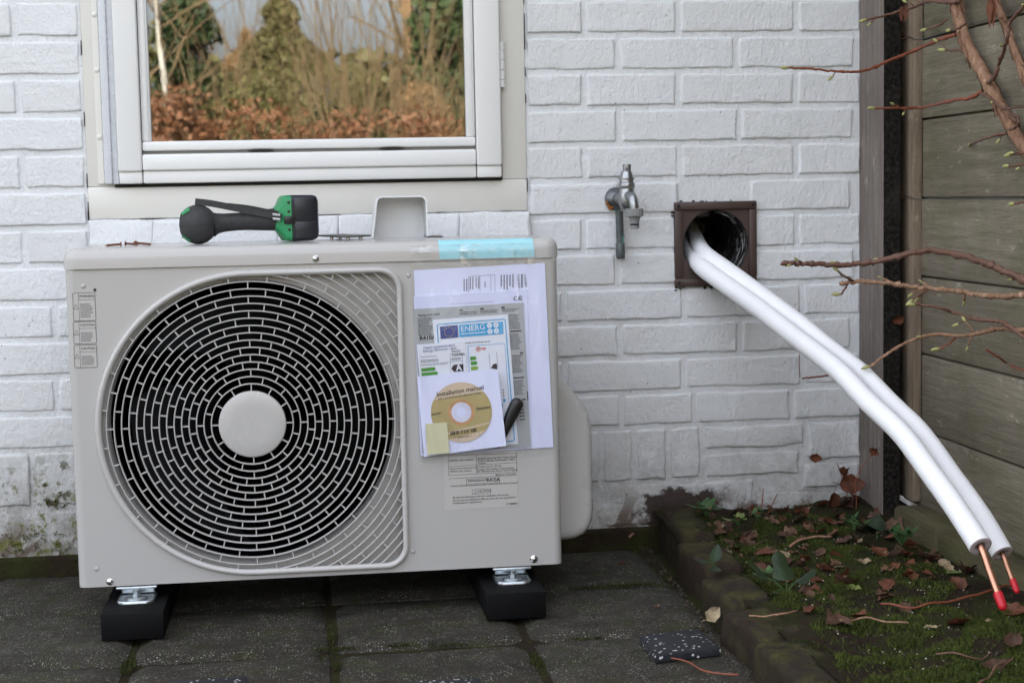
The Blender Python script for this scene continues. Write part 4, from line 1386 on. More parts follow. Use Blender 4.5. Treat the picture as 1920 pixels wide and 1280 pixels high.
fqq = [(0.1839, 0.3722), (0.2597, 0.3747), (0.2577, 0.4391), (0.1796, 0.4364)]
ef = sheet('efficiency_label', fqq, -0.4274, MAT['label_white'], 'white energy efficiency label with green bars above the disc', 'label', wav=0.0001)
yl = -0.4278
lettering(ef, [('\u042d\u043d\u0435\u0440\u0433\u043e\u043c\u0430\u0440\u043a\u0438\u0440\u043e\u0432\u043a\u0430', *(0.1897, 0.4301), 0.0054, 4, 'LEFT'), ('Energy Efficiency Label', *(0.1896, 0.4253), 0.0059, 4, 'LEFT')], MAT['eu_blue'], yl)
lettering(ef, [('TOSHIBA', *(0.2353, 0.417), 0.0052, 4, 'LEFT')], MAT['ink'], yl, bold=0.02)
m = MB()
for q, rn in (([(0.1854, 0.4152), (0.2193, 0.4166), (0.2194, 0.4184), (0.1853, 0.4169)], 1), ([(0.1855, 0.4066), (0.2209, 0.408), (0.2206, 0.4132), (0.1854, 0.4117)], 2), ([(0.186, 0.4014), (0.2302, 0.4034), (0.2303, 0.4055), (0.1858, 0.4036)], 1), ([(0.2351, 0.4084), (0.2523, 0.4091), (0.252, 0.4138), (0.2347, 0.4131)], 2), ([(0.2354, 0.4213), (0.25, 0.4217), (0.2497, 0.426), (0.235, 0.4256)], 2)):
    greek(m, q, rn, yl, 0.45, 1.0, (0.06, 0.2))
strip(m, [(0.2338, 0.3894), (0.2327, 0.4196), (0.2525, 0.4203), (0.2531, 0.3896)], 0.0004, yl)
strip(m, [(0.2334, 0.4123), (0.2528, 0.4131)], 0.0004, yl)
strip(m, [(0.1856, 0.405), (0.2535, 0.4073)], 0.0004, yl)
m.build('printing', MAT['ink_grey'], ef)
m = MB()
arrow(m, (0.1859, 0.395), 0.0235, 0.0058, yl)
arrow(m, (0.1862, 0.3876), 0.027, 0.0058, yl)
m.build('green_bar', MAT['green1'], ef)
m = MB()
poly(m, [(0.2385, 0.3906), (0.2541, 0.3913), (0.2537, 0.4026), (0.2383, 0.4018), (0.2343, 0.3959)], yl)
tg = m.build('grade_arrow', MAT['dark_tag'], ef)
lettering(tg, [('A', *(0.2464, 0.3965), 0.0135, 4, 'CENTER')], MAT['label_white'], yl - 0.0004, bold=0.03)

# disc in a paper sleeve; its right edge lifted by the black stick behind it
sq = [(0.187, 0.2548), (0.3187, 0.2699), (0.3073, 0.393), (0.1791, 0.3849)]
syf = lambda s, t: -0.4288 - 0.0165 * s ** 1.3
sl = sheet('disc_sleeve', sq, 0, MAT['paper'], 'white paper sleeve with a round window holding a gold disc', 'disc sleeve', wav=0.0003, yfun=syf)
dc = (0.2481, 0.3258)
ds = root('disc', (dc[0], -0.439, dc[1]), 'gold installation manual disc showing in the white paper sleeve', 'disc')
xl, xr_ = sq[0][0], sq[1][0]
def ydisc(x): return syf(min(max((x - xl) / (xr_ - xl), 0), 1), 0.5) - 0.0012
def ann(r0, r1, mat, name, dy=0.0, a0=0, a1=360, parent=ds):
    m = MB()
    N = 72
    for k in range(N):
        t0, t1 = R(a0 + (a1 - a0) * k / N), R(a0 + (a1 - a0) * (k + 1) / N)
        c_ = [(dc[0] + r_ * math.cos(t_), dc[1] + r_ * math.sin(t_)) for r_, t_ in ((r0, t0), (r1, t0), (r1, t1), (r0, t1))]
        m.quad(*[(x, ydisc(x) + dy, z) for x, z in c_])
    return m.build(name, mat, parent, True, None)
ann(0.0212, 0.0487, MAT['disc'], 'disc_print')
ann(0.0160, 0.0212, MAT['disc_ring'], 'mirror_ring')
ann(0.0075, 0.0160, MAT['disc_hub'], 'clear_hub')
ann(0.0001, 0.0075, MAT['paper2'], 'hub_hole')
def band(z0, z1, tilt, mat, name, dy):
    m = MB()
    N = 24
    for k in range(N):
        cols = []
        for kk in (k, k + 1):
            u = -0.0485 + 0.097 * kk / N
            lim = math.sqrt(max(0.0, 0.0487 ** 2 - u * u))
            a, b = max(min(z0 + tilt * u, lim), -lim), max(min(z1 + tilt * u, lim), -lim)
            x = dc[0] + u
            cols.append(((x, ydisc(x) + dy, dc[1] + a), (x, ydisc(x) + dy, dc[1] + b)))
        m.quad(cols[0][0], cols[1][0], cols[1][1], cols[0][1])
    return m.build(name, mat, ds)
band(0.027, 0.06, 0.16, MAT['disc_pale'], 'top_band', -0.0003)
band(-0.0300, -0.0268, 0.24, MAT['disc_pale'], 'bottom_band', -0.0003)
band(-0.060, -0.0385, 0.24, MAT['disc_pale'], 'bottom_band', -0.0003)
yt = ydisc(dc[0]) - 0.0018
def bent(o):
    for v in o.data.vertices: v.co.y = ydisc(v.co.x) - 0.0006
bent(lettering(ds, [('Installation manual', dc[0] - 0.001, dc[1] + 0.0345, 0.0102, 8.2, 'CENTER')], MAT['ink'], yt, bold=0.012))
bent(lettering(ds, [('AIR CONDITIONER (MULTI TYPE)', dc[0] - 0.003, dc[1] + 0.0262, 0.0046, 7.0, 'CENTER'), ('1110681001-1', dc[0] + 0.001, dc[1] - 0.0398, 0.0052, 6.5, 'CENTER')], MAT['ink'], yt))
m = MB()
for q in ([(dc[0] - 0.0475, dc[1] - 0.0045), (dc[0] - 0.030, dc[1] - 0.0025), (dc[0] - 0.030, dc[1] + 0.0015), (dc[0] - 0.0475, dc[1] - 0.0005)], [(dc[0] + 0.0245, dc[1] + 0.003), (dc[0] + 0.0475, dc[1] + 0.0055), (dc[0] + 0.0475, dc[1] + 0.0095), (dc[0] + 0.0245, dc[1] + 0.007)]):
    greek(m, q, 2, yt, 0.55, 1.0, (0.05, 0.14))
for k in range(46):
    u = -0.0185 + 0.042 * k / 46
    if random.random() < 0.75:
        w = random.choice((0.0003, 0.0005, 0.0007))
        z_ = dc[1] - 0.0318 + 0.12 * u
        m.quad((dc[0] + u, yt, z_ - 0.0032), (dc[0] + u + w, yt, z_ - 0.0032), (dc[0] + u + w, yt, z_ + 0.0032), (dc[0] + u, yt, z_ + 0.0032))
m.v = [(x, ydisc(x) - 0.0006, z) for x, y, z in m.v]
m.build('printing', MAT['ink'], ds)
nq = [(0.1919, 0.2585), (0.2277, 0.2605), (0.2248, 0.3102), (0.1901, 0.3087)]
sheet('sticky_note', nq, -0.4345, MAT['note'], 'pale yellow sticky note on the lower left of the disc sleeve', 'note', wav=0.0003, yfun=lambda s, t: -0.4330 - 0.0022 * s)
a_, b_ = (0.3387, 0.3363), (0.3042, 0.267)
m = MB()
A, B = Vector((a_[0], -0.4345, a_[1])), Vector((b_[0], -0.4330, b_[1]))
pts = [A + (A - B).normalized() * d for d in (0.0088, 0.0078, 0.0058, 0.003)] + [A.lerp(B, t) for t in (0, 0.2, 0.45, 0.7, 0.9, 1.0)]
m.tube(pts, [0.0022, 0.0055, 0.0085, 0.0102, 0.0108, 0.0106, 0.0092, 0.0078, 0.0066, 0.004], 20)
m.v = [(x, -0.4345 + (y + 0.4345) * 0.62, z) for x, y, z in m.v]
tag(m.build('black_stick', MAT['black'], None, True, 60), 'black rounded plastic stick tucked behind the disc sleeve', 'plastic stick')

# the pouch itself: clear film, creased, and the blue tape that holds it
bq = [(0.179, 0.2434), (0.4213, 0.2491), (0.4112, 0.5805), (0.172, 0.5761)]
pouch = root('document_pouch', (bq[0][0], -0.43, bq[0][1]), 'clear plastic document pouch taped to the front of the outdoor unit', 'pouch')
m = MB()
NX, NZ = 44, 60
for j in range(NZ + 1):
    for i in range(NX + 1):
        s, t = i / NX, j / NZ
        x, z = lerp2(bq, s, t)
        bulge = 0.018 * sstep(0.0, 0.16, s) * sstep(1.0, 0.86, s) * sstep(-0.12, 0.16, t) * sstep(1.0, 0.45, t) + 0.0055 * sstep(0.0, 0.06, s) * sstep(1.0, 0.93, s) * sstep(0, 0.04, t) * sstep(1.0, 0.97, t)
        wr = 0.0016 * mnoise.noise(Vector((x * 60, z * 9, 3))) * (0.4 + t) + 0.0022 * mnoise.noise(Vector((x * 45, z * 45, 9))) * (sstep(0.2, 0.0, t) + sstep(0.9, 1.0, s))
        m.v.append((x + 0.0012 * mnoise.noise(Vector((z * 40, 2, 1))) * (s if s > 0.5 else s - 1), -0.4232 - bulge - abs(wr), z + 0.0012 * mnoise.noise(Vector((x * 50, 7, 1))) * (1 - t)))
for j in range(NZ):
    for i in range(NX):
        a = j * (NX + 1) + i
        m.f.append((a, a + 1, a + NX + 2, a + NX + 1)); m.m.append(0)
m.build('film', MAT['film'], pouch, True, None)
# crumpled corners of the film catch the light
for (cx, cz, w, h, sd) in ((*(0.4118, 0.2574), 0.018, 0.018, 1), (*(0.4113, 0.2811), 0.012, 0.03, 5), (*(0.1842, 0.2458), 0.010, 0.014, 8)):
    m = MB()
    for j in range(9):
        for i in range(9):
            u, v = i / 8 - 0.5, j / 8 - 0.5
            m.v.append((cx + w * u, -0.4275 - 0.009 * abs(mnoise.noise(Vector((u * 5, v * 5, sd)))), cz + h * v))
    for j in range(8):
        for i in range(8):
            a = j * 9 + i
            if (u := (i - 4)) ** 2 + (j - 4) ** 2 < 17: m.f.append((a, a + 1, a + 10, a + 9)); m.m.append(0)
    m.build('crumple', MAT['film_crumple'], pouch, False)
t0, t1 = (0.2193, -0.424, 0.5851)[0], (0.3724, -0.424, 0.5814)[0]
m = MB()
LT = [(-0.0009, 0.5712), (-0.0009, 0.578), (-0.0008, 0.5850), (-0.0003, 0.5898), (0.0016, 0.5945), (0.0050, 0.5986), (0.0095, 0.6008), (0.0150, 0.6017)]
NT_ = 40
for j, (ins, z) in enumerate(LT):
    for i in range(NT_ + 1):
        x = t0 + (t1 - t0) * i / NT_
        w = 0.0011 * max(0.0, mnoise.noise(Vector((x * 85, z * 60, 2)))) * sstep(0.592, 0.576, z)
        m.v.append((x + 0.003 * (0.59 - z) / 0.02 * 0.3, LY0 + ins - w, z))
for j in range(len(LT) - 1):
    for i in range(NT_):
        a = j * (NT_ + 1) + i
        m.f.append((a, a + 1, a + NT_ + 2, a + NT_ + 1)); m.m.append(0)
m.build('blue_tape', MAT['tape'], pouch, True, None)
m = MB()
xa_, xb_ = (0.1741, -0.424, 0.5862)[0], (0.375, -0.424, 0.5813)[0]
for j, z in enumerate([0.560 + 0.0032 * k for k in range(12)]):
    for i in range(51):
        x = xa_ + (xb_ - xa_) * i / 50
        ins = 0.0 if z < 0.588 else 0.0022
        m.v.append((x, LY0 - 0.0016 + ins - 0.0022 * abs(mnoise.noise(Vector((x * 70 + z * 50, z * 25, 4)))), z))
for j in range(11):
    for i in range(50):
        a = j * 51 + i
        m.f.append((a, a + 1, a + 52, a + 51)); m.m.append(0)
m.build('film_flap', MAT['film_crumple'], pouch, True, None)

# ------------------------------------------------------------------ rubber blocks under the unit
for (cx, lab) in ((-0.2745, 'long black rubber block under the fan end of the outdoor unit'), (0.3225, 'long black rubber block under the valve end of the outdoor unit')):
    m = MB()
    m.rbox(cx - 0.0475, cx + 0.0475, -0.503, -0.09, 0.0008, 0.0435, 0.0016, 2, 0.0003)
    tag(m.build('rubber_block', MAT['rubber'], None, True, 40), lab, 'rubber block', 'rubber blocks under the unit')

# ------------------------------------------------------------------ speckled rubber pads lying on the slabs
def speckle_mat():
    k = NT('speckled rubber granulate')
    v = k.voro(170)
    vc = k.n('ShaderNodeSeparateColor')
    k.link(v.outputs['Color'], vc.inputs[0])
    f = k.math('MULTIPLY', k.ramp(v.outputs['Distance'], [(0.25, 1.0), (0.42, 0.0)]), k.ramp(vc.outputs[1], [(0.70, 0.0), (0.74, 1.0)]))
    c = k.mix(f, (0.010, 0.011, 0.015), (0.62, 0.62, 0.60))
    return k.done(c, 0.8, k.bump(k.noise(240, 5, 0.7), 0.7, 0.003))


MAT['speckle'] = speckle_mat()
for (q, lab) in (([(0.4846, -0.7792, 0.012), (0.5873, -0.7588, 0.012), (0.5817, -0.6496, 0.012), (0.4852, -0.6718, 0.012)], 'white-speckled black rubber pad beside the brick edging'),
                 ([(-0.1883, -0.8541, 0.012), (-0.0731, -0.8629, 0.012), (-0.0932, -0.7625, 0.012), (-0.1984, -0.7616, 0.012)], 'white-speckled black rubber pad in front of the fan end of the unit'),
                 ([(0.1198, -0.9144, 0.012), (0.2307, -0.9224, 0.012), (0.2268, -0.8311, 0.012), (0.1283, -0.8313, 0.012)], 'white-speckled black rubber pad in front of the valve end of the unit')):
    a, b, c, d = [Vector(p) for p in q]
    m = MB()
    n = 10
    vs = []
    for zz, sh in ((0.0006, 0.0), (0.0095, 0.0), (0.0118, 0.0025)):
        ring = []
        cen = (a + b + c + d) / 4
        for (p0, p1) in ((a, b), (b, c), (c, d), (d, a)):
            for i in range(n):
                p = p0.lerp(p1, i / n)
                p = p + (cen - p).normalized() * (sh + random.uniform(0, 0.0012))
                ring.append((p.x, p.y, zz + random.uniform(-0.0004, 0.0004)))
        vs += ring
    N4 = 4 * n
    m.add(vs, [(j * N4 + i, j * N4 + (i + 1) % N4, (j + 1) * N4 + (i + 1) % N4, (j + 1) * N4 + i) for j in range(2) for i in range(N4)] + [tuple(2 * N4 + i for i in range(N4))])
    tag(m.build('rubber_pad', MAT['speckle'], None, True, 50), lab, 'rubber pad', 'speckled rubber pads on the paving')

# ------------------------------------------------------------------ cordless torch lying on the lid
TZ = 0.6014
hd = Vector((-0.1655, -0.29, 0.6304))
hd.z = TZ + 0.0318
bt = Vector((0.0041, -0.255, 0.6368))
tr = root('cordless_torch', (0.08 * 0 + hd.x, hd.y, TZ), 'black and green cordless torch lying on the unit lid', 'torch')
ax = Vector((bt.x - hd.x, bt.y - hd.y, 0)).normalized()
sd_ = Vector((-ax.y, ax.x, 0))
HL = (bt - hd).length
m = MB()      # rubber-covered head, slightly egg-shaped with moulded seams
prof = []
for k in range(15):
    a = R(-90 + 180 * k / 14)
    prof.append((0.0312 * math.sin(a) * 0.98, 0.0318 * math.cos(a)))
m.lathe(hd, ax, prof, 32, cap=False)
head = m.build('head', MAT['torch'], tr, True, None)
m = MB()
for ang in (0, 90, 180, 270):
    pts = []
    for k in range(13):
        a = R(-75 + 150 * k / 12)
        pts.append(hd + ax * (0.0312 * math.sin(a)) + (sd_ * math.cos(R(ang)) + Vector((0, 0, 1)) * math.sin(R(ang))) * 0.0320 * math.cos(a))
    m.tube(pts, 0.0005, 5)
m.build('seam', MAT['torch'], head, True)
m = MB()      # green lens rim peeping out in places at the far end
for (a0, a1) in ((35, 128), (238, 300)):
    vs = []
    N = 14
    for k in range(N + 1):
        a = R(a0 + (a1 - a0) * k / N)
        dr = (sd_ * math.cos(a) + Vector((0, 0, 1)) * math.sin(a))
        for (t, rr_) in ((-0.0268, 0.0192), (-0.0205, 0.0255), (-0.0150, 0.0292)):
            vs.append(hd + ax * t + dr * rr_)
    m.add(vs, [(k * 3 + j, k * 3 + j + 1, (k + 1) * 3 + j + 1, (k + 1) * 3 + j) for k in range(N) for j in range(2)])
m.build('lens_rim', MAT['torch_green'], head, True, None)
m = MB()      # grip
pts, rad = [], []
for t, r_, dz in ((0.024, 0.0215, 0.0), (0.032, 0.0168, 0.001), (0.045, 0.0150, 0.002), (0.065, 0.0146, 0.003), (0.085, 0.0156, 0.004), (0.105, 0.0172, 0.0045), (0.120, 0.0182, 0.005), (0.132, 0.0190, 0.0055)):
    pts.append(hd + ax * t + Vector((0, 0, dz)))
    rad.append(r_)
m.tube(catmull(pts, 3), [rad[min(int(i / 3), 6)] + (rad[min(int(i / 3), 6) + 1] - rad[min(int(i / 3), 6)]) * ((i % 3) / 3) for i in range(21)] + [rad[-1]], 24)
m.build('grip', MAT['torch'], tr, True, 50)


def frustum(secs, name, mat, n=6, bev=0.008):
    """rounded-rectangle sections along the torch axis: (t, half depth, z low, z high)"""
    m = MB()
    vs = []
    cnt = None
    for (t, hw, z0, z1) in secs:
        loop = rrect(-hw, hw, z0, z1, min(bev, hw * 0.9, (z1 - z0) * 0.45), n)
        cnt = len(loop)
        for (u, z) in loop: 
            p = hd + ax * t + sd_ * u
            vs.append((p.x, p.y, z))
    fs = [(j * cnt + i, j * cnt + (i + 1) % cnt, (j + 1) * cnt + (i + 1) % cnt, (j + 1) * cnt + i) for j in range(len(secs) - 1) for i in range(cnt)]
    fs += [tuple(range(cnt - 1, -1, -1)), tuple((len(secs) - 1) * cnt + i for i in range(cnt))]
    m.add(vs, fs)
    return m.build(name, mat, tr, True, 35)


hz = hd.z
frustum([(0.1255, 0.017, hz - 0.012, hz + 0.0235), (0.131, 0.020, hz - 0.016, hz + 0.029), (0.1375, 0.026, hz - 0.025, hz + 0.041), (0.142, 0.030, hz - 0.0305, hz + 0.0445), (0.1500, 0.031, hz - 0.0312, hz + 0.0448)], 'collar', MAT['torch_green'], 6, 0.009)
frustum([(0.1502, 0.030, hz - 0.0302, hz + 0.0442), (0.152, 0.0315, hz - 0.0314, hz + 0.0452), (0.187, 0.0312, hz - 0.0305, hz + 0.0448), (0.1935, 0.029, hz - 0.0275, hz + 0.0425), (0.1965, 0.024, hz - 0.0225, hz + 0.038)], 'battery', MAT['battery'], 6, 0.008)
m = MB()
p = hd + ax * 0.146 - sd_ * 0.0305
m.rbox(-0.009, 0.009, -0.004, 0.002, -0.0065, 0.0065, 0.0015, 2, mat=Matrix.Translation((p.x, p.y, hz + 0.004)) @ Matrix.Rotation(math.atan2(ax.y, ax.x), 4, 'Z'))
m.build('latch', MAT['black'], tr, True, 40)
for (u0, u1, v0, v1) in ((0.1545, 0.1870, 0.004, 0.0405), (0.1545, 0.1900, -0.0265, 0.001)):
    m = MB()
    c_ = [hd + ax * t - sd_ * 0.0318 for t in (u0, u1)]
    m.rbox(0, u1 - u0, -0.0006, 0.001, v0, v1, 0.0005, 2, mat=Matrix.Translation((c_[0].x, c_[0].y, hz)) @ Matrix.Rotation(math.atan2(ax.y, ax.x), 4, 'Z'))
    m.build('battery_panel', MAT['battery'], tr, True, 40)
for (t, z) in ((0.1455, 0.018), (0.1455, -0.012), (0.1455, 0.033)):
    m = MB()
    q = hd + ax * t - sd_ * 0.0302
    m.lathe((q.x, q.y, hz + z), -sd_, [(0, 0.0024), (0.0009, 0.0022), (0.0011, 0.001)], 12)
    m.build('screw', MAT['black'], tr, True, 50)
st_pts = [hd + ax * t + Vector((0, 0, z)) - sd_ * u for t, z, u in ((-0.004, 0.0375, 0.004), (0.018, 0.0345, 0.010), (0.044, 0.0290, 0.013), (0.079, 0.0212, 0.0165), (0.112, 0.0140, 0.021), (0.134, 0.0095, 0.026))]


def ribbon(pts, w, th, name, mat, parent, wdir=Vector((0, 0, 1))):
    pts = catmull(pts, 5)
    m = MB()
    vs = []
    for i, p in enumerate(pts):
        t = (pts[min(i + 1, len(pts) - 1)] - pts[max(i - 1, 0)]).normalized()
        nrm = t.cross(wdir).normalized()
        wd = nrm.cross(t).normalized()
        for (a, b) in ((-1, -1), (1, -1), (1, 1), (-1, 1)): vs.append(p + wd * a * w / 2 + nrm * b * th / 2)
    fs = [(i * 4 + j, i * 4 + (j + 1) % 4, (i + 1) * 4 + (j + 1) % 4, (i + 1) * 4 + j) for i in range(len(pts) - 1) for j in range(4)]
    fs += [(3, 2, 1, 0), tuple((len(pts) - 1) * 4 + j for j in range(4))]
    m.add(vs, fs)
    return m.build(name, mat, parent)


strap = ribbon(st_pts, 0.0108, 0.0018, 'wrist_strap', MAT['torch'], tr)
ribbon([p + Vector((0, 0.006, -0.004 + 0.010 * min(1, i / 3))) for i, p in enumerate(st_pts)], 0.0055, 0.0014, 'wrist_strap', MAT['black'], tr)
for dz in (0.0105, 0.0035):
    m = MB()
    c0 = hd + ax * 0.1185 + Vector((0, 0, dz + 0.0035)) - sd_ * 0.0265
    m.tube([c0, c0 + ax * 0.0125 + Vector((0, 0, -0.0018))], 0.0026, 14)
    m.build('clip', MAT['chrome'], tr, True, 50)

# ------------------------------------------------------------------ white trunking cover standing on the lid
cv = root('trunking_cover', (0.2, -0.2, TZ), 'white plastic trunking end cover standing open side out on the lid', 'trunking cover')
cx0, cx1 = (0.1227, -0.205, 0.607)[0], (0.2203, -0.205, 0.6048)[0]
tx0, tx1 = (0.1311, -0.205, 0.6627)[0], (0.2194, -0.205, 0.6609)[0]
ztop = (0.1731, -0.205, 0.6733)[2]


def arch(ins, rr=0.011, n=7):
    b0, b1, t0_, t1_, zt_ = cx0 + ins, cx1 - ins, tx0 + ins, tx1 - ins, ztop - ins
    pts = [(b1, TZ)]
    for k in range(n + 1):
        a = R(90 * k / n)
        pts.append((t1_ - rr + rr * math.cos(a), zt_ - rr + rr * math.sin(a)))
    for k in range(n + 1):
        a = R(90 + 90 * k / n)
        pts.append((t0_ + rr + rr * math.cos(a), zt_ - rr + rr * math.sin(a)))
    pts.append((b0, TZ))
    return pts


m = MB()
oo, ii = arch(0.0), arch(0.0024, 0.0095)
ya, yb = -0.205, -0.138
nn_ = len(oo)
vs = [(x, ya, z) for x, z in oo] + [(x, ya, z) for x, z in ii] + [(x + (0.0 if True else 0), yb, z) for x, z in oo] + [(x, yb - 0.0024, z) for x, z in ii]
fs = []
for i in range(nn_ - 1):
    fs += [(i, i + 1, nn_ + i + 1, nn_ + i), (i, 2 * nn_ + i, 2 * nn_ + i + 1, i + 1), (nn_ + i, nn_ + i + 1, 3 * nn_ + i + 1, 3 * nn_ + i)]
fs += [tuple(2 * nn_ + i for i in range(nn_)), tuple(3 * nn_ + i for i in range(nn_ - 1, -1, -1))]
m.add(vs, fs)
m.build('shell', MAT['white_pl'], cv, True, 35)
m = MB()
fx = (0.2457, -0.2, 0.6023)[0]
m.rbox(cx1 - 0.004, fx, -0.212, -0.150, TZ, TZ + 0.0016, 0.0006)
m.build('flange', MAT['card'], cv)
# dark plate
m = MB()
pl = [(0.0289, -0.2, 0.61), (0.0719, -0.16, 0.6118), (0.1211, -0.22, 0.6047), (0.0771, -0.29, 0.6029)]
vs = []
for z in (0.004, 0.0068):
    for i, (x, y, _) in enumerate(pl): vs.append((x, y, TZ + z + (0.0015 if i < 2 else 0.0)))
m.add(vs, [(3, 2, 1, 0), (4, 5, 6, 7), (0, 1, 5, 4), (1, 2, 6, 5), (2, 3, 7, 6), (3, 0, 4, 7)])
plate = root('mounting_plate', (pl[3][0], pl[3][1], TZ), 'thin dark metal plate lying between the torch and the white cover', 'metal plate')
m.build('plate', MAT['card'], plate)
for (u, v) in ((0.35, 0.25), (0.75, 0.15), (0.3, 0.75), (0.7, 0.8)):
    m = MB()
    x = (pl[3][0] * (1 - u) + pl[2][0] * u) * (1 - v) + (pl[0][0] * (1 - u) + pl[1][0] * u) * v
    y = (pl[3][1] * (1 - u) + pl[2][1] * u) * (1 - v) + (pl[0][1] * (1 - u) + pl[1][1] * u) * v
    m.lathe((x, y, TZ), (0, 0, 1), [(0, 0.0034), (0.0035, 0.0034), (0.0042, 0.0026)], 12)
    m.build('stud', MAT['chrome'], plate, True, 40)
# rusty screws
sc_pts = [((-0.3124, -0.33, 0.6004), (-0.2855, -0.33, 0.6007), 'rusty screw on the lid, nearest its rounded corner', 1), ((-0.2598, -0.3, 0.6009), (-0.2836, -0.3, 0.6006), 'rusty screw on the lid, middle one of three', 1), ((-0.2396, -0.315, 0.6013), (-0.2695, -0.27, 0.602), 'rusty screw on the lid, closest to the torch', 0)]
for (a, b, lab, big) in sc_pts:
    a, b = Vector(a), Vector(b)
    a.z, b.z = TZ + 0.0016, TZ + 0.0035
    L = (b - a).length
    m = MB()
    m.lathe(a, b - a, [(0, 0.0002), (0.004, 0.0014)] + [(0.004 + (L - 0.008) * k / 22, 0.0016 + 0.0005 * (k % 2)) for k in range(23)] + [(L - 0.003, 0.0018), (L - 0.0015, 0.0035), (L, 0.0036)], 10)
    tag(m.build('screw', MAT['rust'], None, True, 50), lab, 'screw', 'rusty screws on the lid')

# ------------------------------------------------------------------ brown wall vent with its duct
vent = root('wall_vent', (0.783, 0, 0.57), 'square brown plastic wall vent with an open round duct', 'vent')
vx0, vx1, vz0, vz1 = 0.703, 0.8635, 0.4915, 0.6515
vcx, vcz, vr = 0.7835, 0.5715, 0.0640
m = MB()
w = 0.0155
yb_, yt_ = 0.002, -0.0110
for (a, b, c, d) in ((vx0, vx1, vz1 - w, vz1), (vx0, vx1, vz0, vz0 + w), (vx0, vx0 + w, vz0 + w, vz1 - w), (vx1 - w, vx1, vz0 + w, vz1 - w)):
    m.rbox(a, b, yt_ + (0 if c != vz0 + w else 0.0003), yb_, c, d, 0.0028, 2)
m.build('frame', MAT['brown_pl'], vent, True, 35)
m = MB()
circ = [(vcx + vr * math.cos(2 * math.pi * k / 56), vcz + vr * math.sin(2 * math.pi * k / 56)) for k in range(56)]
vs, fs = fill_loops([[(vx0 + w - 0.001, vz0 + w - 0.001), (vx1 - w + 0.001, vz0 + w - 0.001), (vx1 - w + 0.001, vz1 - w + 0.001), (vx0 + w - 0.001, vz1 - w + 0.001)], circ], -0.0040)
m.add(vs, fs)
m.build('back_plate', MAT['brown_pl'], vent)
m = MB()
pr = []
for k in range(60):
    pr.append((0.0 + 0.0045 * k, vr - 0.0012 * (k % 2) - 0.0001 * k))
m.lathe((vcx, -0.0060, vcz), (0, 1, 0), pr + [(0.27, 0.0)], 48, cap=False)
m.build('duct', MAT['duct'], vent, True, 70)
m = MB()          # smears of old sealant and dust round the mouth of the duct
for k in range(46):
    a0 = R(random.uniform(-75, 115)) if k < 34 else R(random.uniform(115, 290))
    rr_ = random.uniform(0.0560, 0.0632)
    yy = 0.001 + 0.05 * (0.0632 - rr_) / 0.007 * random.random()
    m.tube([(vcx + rr_ * math.cos(a0 + t * 0.1), yy, vcz + rr_ * math.sin(a0 + t * 0.1)) for t in range(random.randint(2, 6))], random.uniform(0.0003, 0.0011), 5, wob=0.4)
tag(m.build('sealant_smears', plain('grey sealant', (0.22, 0.22, 0.22), 0.7, var=0.4, scale=80), vent, True), kind='stuff')
for (x, z) in ((vx0 + 0.0075, vz0 + 0.0075), (vx1 - 0.0075, vz0 + 0.0075), (vx0 + 0.0075, vz1 - 0.0075), (vx1 - 0.0075, vz1 - 0.0075)):
    m = MB()
    m.lathe((x, yt_ - 0.0002, z), (0, -1, 0), [(0, 0.0036), (0.0004, 0.0036), (0.0006, 0.002)], 14)
    m.build('screw_hole', MAT['sealant'], vent, True)
m = MB()          # crumbs of mortar and dirt round the frame
for k in range(34):
    e = random.random()
    if e < 0.55: x, z = random.uniform(vx0, vx1), vz0 - abs(random.gauss(0, 0.004))
    elif e < 0.85: x, z = random.uniform(vx0, vx1), vz1 + abs(random.gauss(0, 0.002))
    elif e < 0.93: x, z = vx0 - abs(random.gauss(0, 0.002)), random.uniform(vz1 - 0.03, vz1)
    else: x, z = vx1 + abs(random.gauss(0, 0.003)), random.uniform(vz0, vz1)
    s_ = random.uniform(0.0008, 0.003)
    m.rbox(x - s_, x + s_, -0.0045, 0.002, z - s_ * 0.6, z + s_ * 0.6, s_ * 0.3, 1, s_ * 0.2)
tag(m.build('mortar_crumbs', MAT['stone'], vent), kind='stuff')

# ------------------------------------------------------------------ two insulated copper pipes out of the duct
def pipe(px, rad, tube_end, rtube, cap_from, lab, label_in):
    rt_ = root('insulated_pipe', tuple(px[3]), lab, 'pipe', 'insulated pipes out of the vent')
    pts = catmull(px, 7)
    m = MB()
    m.tube(pts, rad, 22, cap=False, wob=0.006)
    end, tan = Vector(pts[-1]), (Vector(pts[-1]) - Vector(pts[-3])).normalized()
    m.build('insulation', MAT['foam'], rt_, True, None)
    m = MB()
    m.lathe(end, tan, [(-0.004, rad * 0.99), (0.0, rad * 0.985), (0.0006, rad * 0.93), (0.0007, rad * 0.52), (-0.0002, rad * 0.46), (-0.022, rad * 0.45)], 24, cap=False)
    m.build('cut_end', MAT['foam_cut'], rt_, True, 50)
    te = Vector(tube_end)
    d = (te - end)
    tp = [end - tan * 0.03, end + tan * 0.002, end + d * 0.35, end + d * 0.7, te]
    m = MB()
    m.tube(catmull(tp, 4), rtube, 16)
    m.build('copper_tube', MAT['copper'], rt_, True, 50)
    dn = (te - (end + d * 0.7)).normalized()
    c0 = te - dn * cap_from
    m = MB()
    m.lathe(c0, dn, [(0, rtube * 1.22), (0.001, rtube * 1.28), (cap_from - 0.001, rtube * 1.22), (cap_from + 0.003, rtube * 1.1), (cap_from + 0.0055, rtube * 0.6), (cap_from + 0.006, 0.0)], 18, cap=False)
    m.build('end_cap', MAT['red_cap'], rt_, True, 60)
    return rt_


